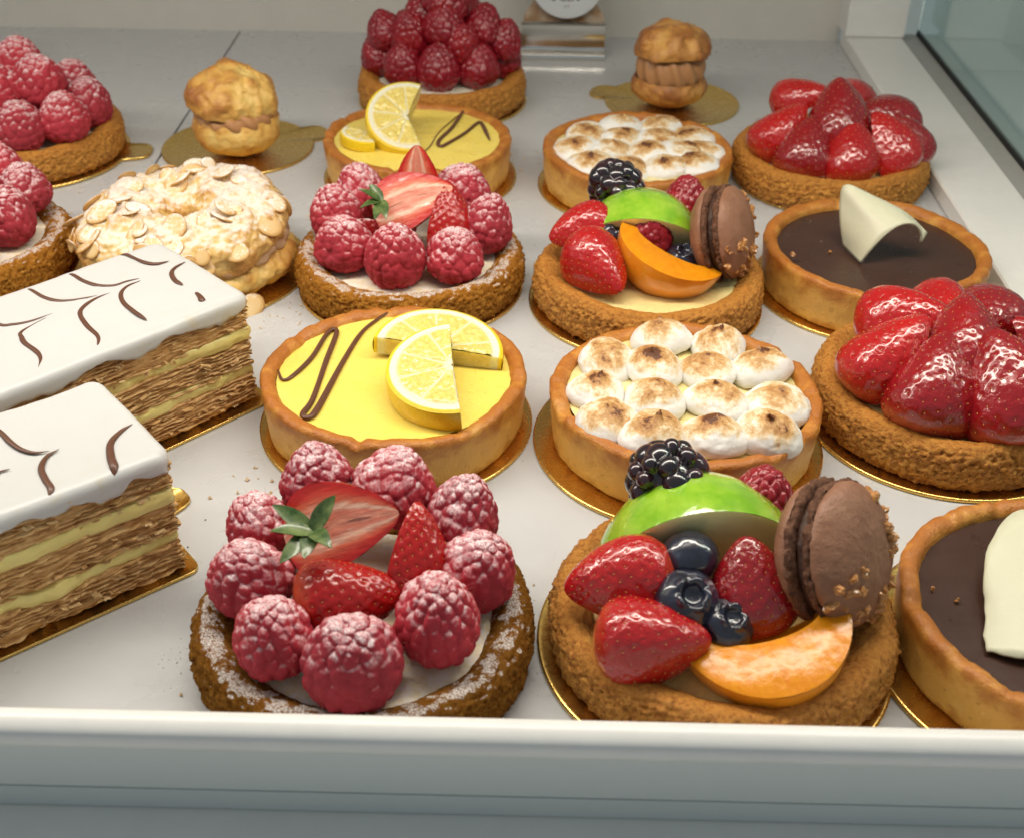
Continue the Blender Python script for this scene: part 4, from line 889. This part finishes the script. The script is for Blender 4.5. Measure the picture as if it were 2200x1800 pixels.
def flake_mesh(seed):
    r = np.random.default_rng(seed); nu, nv = 7, 5; u = np.linspace(-1, 1, nu); v = np.linspace(0, 1, nv)
    A, B = np.meshgrid(u, v, indexing='ij'); wx = .20*(1 - .35*B*r.uniform(.2, 1))
    P = np.stack([A*wx + .05*B*r.normal(), .17*B, .07*np.sin(B*2 + r.uniform(0, 2))*r.uniform(.3, 1.4) + .03*A*r.normal()], -1).reshape(-1, 3)
    P += .07*fbm(P, 4, 2, seed)[:, None]
    th = np.array((0, 0, .008)); f = gridf(nu, nv)
    return mesh('pastry_flake', [(P+th, f), (P-th, f[:, ::-1])], M['flake'])
FLK = [flake_mesh(s) for s in range(8)]
def millefeuille(cx, cy, ang, Lx, Wy, label, seed, curves, nflake, end_edge=False):
    t = thing('layered_slice', label, 'pastry slice', (cx, cy, BT), 'iced layered slices', math.radians(ang))
    zs = [(.0, 1.08, 'p'), (1.02, 1.46, 'c'), (1.38, 2.52, 'p'), (2.44, 2.90, 'c'), (2.80, 3.96, 'p')]
    for i, (a, b, k) in enumerate(zs):
        if k == 'p':
            core = slab(Lx-.30, Wy-.30, a, b, seed+i*13, creamy, 6, .1, 200); pcs = [core]
            ns = 9; r9 = np.random.default_rng(seed+i)
            for q in range(ns):
                n = 620; P, N = outline(Lx, Wy, .14, n); ph = np.c_[P, np.full(n, q*5.7)]
                d = -.05 + .085*fbm(ph, .9, 3, seed+i*7+q) + .06*fbm(ph, 4.5, 3, seed+i*7+q+3) - .22*np.clip(fbm(ph, 1.6, 2, seed+q+40) - .35, 0, 1)
                z = a + (b-a)*(q+.5)/ns + .035*fbm(ph, .7, 2, seed+i*3+q//2) + .035*fbm(ph, 2.4, 3, seed+i*5+q+9)
                th = .016 + .022*r9.random() + .015*np.clip(fbm(ph, 2, 2, seed+q), -.5, 1)
                O = P + N*d[:, None]; I = P - N*.32
                G = np.stack([np.c_[I, z + th], np.c_[O - N*.02, z + th], np.c_[O, z], np.c_[O - N*.02, z - th], np.c_[I, z - th]], 1)
                pcs.append((G.reshape(-1, 3), gridf(n, 5, True)))
            obj('pastry_layer', mesh('pastry_layer', pcs, M['puff']), t)
        else: V, F = slab(Lx-.12, Wy-.12, a, b, seed+i*13, creamy, 12, .1, 260); obj('cream_layer', mesh('cream_layer', [(V, F)], M['pcream']), t)
    # icing: rounded top that runs a little way down the sides
    n = 420; P, N = outline(Lx+.04, Wy+.04, .45, n); th = np.arange(n)/n*2*np.pi; ring = np.stack([np.cos(th)*3, np.sin(th)*3, 0*th], -1)
    drop = .22 + .22*fbm(ring, 1.3, 3, seed+70) + .08*fbm(ring, 4, 2, seed+71); drop = np.clip(drop, .04, .7)
    prof = [(-.16, 0.), (-.02, -.02), (.09, -.075), (.16, -.17), (.19, -.28)]
    rows = []; us = []
    for k in (0., .25, .5, .7, .85, .94, 1.): rows.append(np.c_[(P - N*.42)*k, np.full(n, 4.22)]); us.append(k*.2)
    for o, dz in prof: rows.append(np.c_[P + N*(o-.14), np.full(n, 4.22+dz)]); us.append(.3 + o*3)
    for f in (.35, .7, 1.): rows.append(np.c_[P + N*(.05 - .02*f)[..., None] if False else P + N*(.05), 3.94 - drop*f]); us.append(1.)
    rows.append(np.c_[P - N*.04, 3.92 - drop]); us.append(1.); rows.append(np.c_[P - N*.25, 3.90 - drop*.7]); us.append(1.)
    G = np.stack(rows, 1).reshape(-1, 3); G[:, 2] += .045*fbm(G*np.array((1, 1, 0.)), .55, 3, seed+80)
    obj('icing', mesh('icing', [(G, gridf(n, len(rows), True, False, True), 0, {'u': np.tile(np.array(us), n)})], M['icing']), t)
    for c, rad in curves:
        p = []
        for (a, b) in c:
            e = max(0, abs(b) - (Wy/2 - .30)); p.append((a, max(b, -Wy/2 - .04) if b < 0 else b, 4.245 - .9*e*e - .25*e))
        obj('chocolate_line', mesh('chocolate_line', [tube(p, rad, 8, .6)], M['choco']), t)
    r = np.random.default_rng(seed)
    for i in range(nflake):
        k = i % 3; z = (r.uniform(.05, .85), r.uniform(1.4, 2.2), r.uniform(2.75, 3.6))[k]
        if r.random() < .8: x, y, nrm = r.uniform(-1.2 if end_edge else -3.4, Lx/2-.2), -Wy/2 - .02, (0, -1)
        else: x, y, nrm = Lx/2 + .02, r.uniform(-Wy/2, Wy/2), (1, 0)
        R = frame((nrm[0]*.25 + r.normal(0, .25), nrm[1]*.25 + r.normal(0, .25), 1), (nrm[0], nrm[1], r.uniform(-.5, .3)))
        obj('pastry_flake', FLK[i % 8], t, (x - nrm[0]*.10, y - nrm[1]*.10, z), R, (r.uniform(.4, 1.1), r.uniform(.4, .9), .7))
    if end_edge:
        Lb = [(Lx/2+.10, y, 0) for y in (0,)]
    return t
CR = [[(3.53, 2.75), (3.73, 2.5), (3.81, 2.1), (3.9, 1.49), (4.13, 1.11), (4.58, .99)], [(1.48, 2.78), (1.62, 2.4), (1.67, 1.7), (1.86, 1.08), (2.25, .71), (2.73, .68), (3.13, .59)], [(-.08, 2.78), (.06, 2.38), (.13, 1.62), (.32, 1.1), (.67, .77), (1.15, .58), (1.52, .49)],
      [(-2.1, 2.78), (-1.98, 2.0), (-1.76, .91), (-1.49, .65), (-1.09, .46), (-.62, .4), (0, .4)], [(4.95, .55), (4.46, .42), (4.13, .14), (3.93, -.4), (3.94, -.84)], [(3.08, .42), (2.54, .36), (2.12, .06), (1.86, -.51), (1.79, -1.26), (1.79, -2.05)],
      [(1.94, .37), (1.27, .32), (.69, .06), (.4, -.32), (.22, -1.06), (.13, -1.85), (-.07, -2.28), (-.4, -2.6)], [(-.1, .35), (-.9, .2), (-1.5, 0), (-1.63, -.29), (-1.73, -.69), (-1.72, -1.42), (-1.84, -1.91), (-2.13, -2.32)], [(3.97, -1.58), (3.91, -1.93), (3.78, -2.29)]]
rR = [[.05, .075, .06, .09, .08, .03], [.06, .08, .09, .07, .03], [.06, .08, .09, .07, .03], [.06, .08, .07, .03], [.03, .09, .10], [.03, .085, .09, .08], [.03, .08, .09, .085, .03], [.02, .03, .09, .09, .03], [.06, .10, .13]]
millefeuille(-15.02, 35.17, 46.2, 10.5, 5.6, 'white iced layered slice with chocolate feathering, beside the glossy lemon tart', 201, list(zip(CR, rR)), 90)
CS = [[(1.75, 2.2), (1.9, 1.32), (1.94, .71), (2.05, .17), (2.27, -.22), (2.65, -.41)], [(2.89, -.48), (2.48, -.61), (2.16, -1.02), (2.05, -1.57), (2.01, -2.06), (1.83, -2.3)], [(5.0, -.59), (4.56, -.75), (4.12, -1.1), (3.86, -1.69), (3.74, -2.15), (3.6, -2.4)], [(.3, -.3), (1.22, -.5), (1.49, -.55)], [(-.2, 2.1), (-.1, 1.0), (.1, .2), (.5, -.2)], [(1.3, -.5), (.6, -.8), (.2, -1.4), (.1, -2.2)]]
rS = [[.04, .08, .09, .07, .03], [.03, .09, .10, .10], [.04, .10, .12, .13], [.06, .03], [.08, .05], [.03, .09, .1]]
millefeuille(-15.37, 26.38, 40., 10.5, 4.85, 'white iced layered slice nearest the front rail at the left', 231, list(zip(CS, rS)), 80, False)
def board_rect(Lx, Wy, tab):
    P, N = outline(Lx, Wy, .35, 240)
    if tab:
        k = (P[:, 0] > Lx/2 - .02)*np.clip(1 - np.abs((P[:, 1]-tab)/.8)**4, 0, 1); P = P + np.c_[k*1.3, 0*k]
    G = np.stack([np.c_[P*kk if kk < .5 else P - N*(1-kk), np.full(len(P), z)] for kk, z in ((0., .11), (.96, .11), (.985, .135), (1., .12), (1., .02), (0., 0.))], 1)
    return mesh('cake_board', [(G.reshape(-1, 3), gridf(240, 6, True))], M['gold'])
def rect_board(cx, cy, ang, Lx, Wy, tab, label):
    o = obj('cake_board', board_rect(Lx, Wy, tab), None, (cx, cy, .004), euler(0, 0, ang), label=label, cat='cake board', group='gold cardboard boards under the pastries')
rect_board(-14.95, 35.05, 46.2, 11.2, 6.1, 0, 'long gold board under the iced slice beside the glossy lemon tart')
rect_board(-15.35, 26.38, 40., 11.0, 5.35, .9, 'long gold board under the iced slice nearest the front')

# ------------------------------------------------------------------ price sign
t = thing('price_sign', 'chrome sign holder with a round white card behind the unsugared raspberry tart', 'price sign', (1.95, 75.1, 0))
def ext(prof, x0, x1, nv, mat, name, th=.08):
    p = resample(prof, nv); tt = np.gradient(p, axis=0); tt /= np.linalg.norm(tt, axis=1, keepdims=True); nn = np.stack([-tt[:, 1], tt[:, 0]], -1)
    loop = np.vstack([p + nn*th/2, (p - nn*th/2)[::-1]]); m = len(loop); x = np.array([x0, x1])
    G = np.stack([np.broadcast_to(x[:, None], (2, m)), np.broadcast_to(loop[None, :, 0], (2, m)), np.broadcast_to(loop[None, :, 1], (2, m))], -1).reshape(-1, 3)
    F = gridf(2, m, False, True); caps = [np.array([[k*m + i, k*m + i+1, k*m + m-2-i, k*m + m-1-i] for i in range(nv-1)]) for k in (0, 1)]
    return mesh(name, [(G, np.vstack([F] + caps))], mat, False)
obj('holder', ext([(-.45, .06), (-.35, .30), (-.10, .50), (.0, .95), (.04, 1.5), (-.02, 1.95), (-.16, 2.15)], -2.55, 2.5, 36, M['chrome'], 'holder', .10), t)
obj('holder_foot', mesh('holder_foot', [boxm(-2.55, 2.5, -.55, .9, .004, .14, .03)], M['chrome'], False), t)
card = mesh('card', [(np.array([(-2.45, .12, 1.2), (2.45, .12, 1.2), (2.4, .22, 2.5), (1.8, .30, 3.3), (1.6, .9, 9), (-1.6, .9, 9), (-1.9, .30, 3.2), (-2.4, .22, 2.5), (-2.45, .18, 1.2), (2.45, .18, 1.2), (2.4, .28, 2.5), (1.8, .36, 3.3), (1.6, .96, 9), (-1.6, .96, 9), (-1.9, .36, 3.2), (-2.4, .28, 2.5)]), np.array([(0, 1, 2, 7), (7, 2, 3, 6), (6, 3, 4, 5), (8, 15, 10, 9), (15, 14, 11, 10), (14, 13, 12, 11)]))], M['card'], False)
obj('card', card, t)
n = 64; th = np.linspace(0, 2*np.pi, n, endpoint=False)
def rdisc(R, T, mat, name):
    G = np.stack([np.stack([k*R*np.cos(th), k*R*np.sin(th), np.full(n, z)], -1) for k, z in ((0., T), (.98, T), (1., T*.7), (1., 0), (0., 0))], 1)
    return mesh(name, [(G.reshape(-1, 3), gridf(n, 5, True))], mat)
Rs = frame((0, -1, .16), (0, .16, 1))
obj('card_disc', rdisc(2.2, .05, M['cardwhite'], 'card_disc'), t, (.13, -.02, 4.65), Rs)
def text(body, size, loc, nm):
    cu = bpy.data.curves.new(nm, 'FONT'); cu.body = body; cu.size = size*S; cu.align_x = 'CENTER'; cu.extrude = .004*S
    tmp = bpy.data.objects.new(nm, cu); COL.objects.link(tmp); dg = bpy.context.evaluated_depsgraph_get()
    me = bpy.data.meshes.new_from_object(tmp.evaluated_get(dg)); bpy.data.objects.remove(tmp); me.materials.clear(); me.materials.append(M['ink'])
    obj('lettering', me, t, loc, Rs)
text('S CEN', .62, (.05, -.275, 3.47), 'lettering'); text('n\u00b01', .24, (.13, -.335, 3.08), 'lettering')

# ------------------------------------------------------------------ crumbs and sugar on the shelf (too small to count)
def scatter(name, label, n, mat, spots, smin, smax, seed):
    r = np.random.default_rng(seed); pcs = []
    base = np.array([(0, 0, 1), (0, 0, -.6), (1, 0, 0), (-1, 0, 0), (0, 1, 0), (0, -1, 0)], float); of = np.array([(0, 2, 4), (0, 4, 3), (0, 3, 5), (0, 5, 2), (1, 4, 2), (1, 3, 4), (1, 5, 3), (1, 2, 5)])
    for i in range(n):
        cx, cy, sp = spots[r.integers(len(spots))]; s = r.uniform(smin, smax)*r.uniform(.5, 1)
        rot = r.uniform(0, 6.28); B = base*r.uniform(.6, 1.6, 3)*s; B = B @ np.array([[math.cos(rot), math.sin(rot), 0], [-math.sin(rot), math.cos(rot), 0], [0, 0, 1]])
        pcs.append((B + np.array((cx + r.normal(0, sp), cy + r.normal(0, sp), s*.5)), of))
    return obj(name, mesh(name, pcs, mat, False), None, label=label, cat=name, kind='stuff')
SP = [(-18.3, 50, 1.4), (-18.8, 46.5, 1.0), (-19.6, 54, 1.2), (-9.3, 48, .8), (-9.2, 51.5, 1.2), (-9.5, 43.0, .8), (-8.6, 40.5, 1.0), (-16, 54, 1.5), (.2, 58, 1.4), (-.2, 46, 1.0), (-8.5, 32, .8), (-8, 24, .8), (.2, 27, .8)]
scatter('crumbs', 'tiny pale pastry crumbs scattered on the shelf between the pastries', 280, M['crumb'], SP, .03, .09, 3)
scatter('sugar_dust', 'specks of icing sugar fallen on the shelf round the sugared pastries', 900, M['sugar'], SP[:8] + [(-9.6, 46, .7), (-8.9, 24.5, .5), (.6, 24, .5), (-4, 40.6, 1.5)], .012, .035, 4)

scatter('dark_specks', 'small dark specks on the white side rail, corner and shelf', 34, M['gap'], [(20.5, 76.6, 1.0), (19.3, 74, .5), (18.9, 77.5, .5), (.3, 52, 2.5), (0.4, 33, 1.5), (-9.0, 30, 1.0), (1.0, 61, 2.0)], .02, .05, 9)
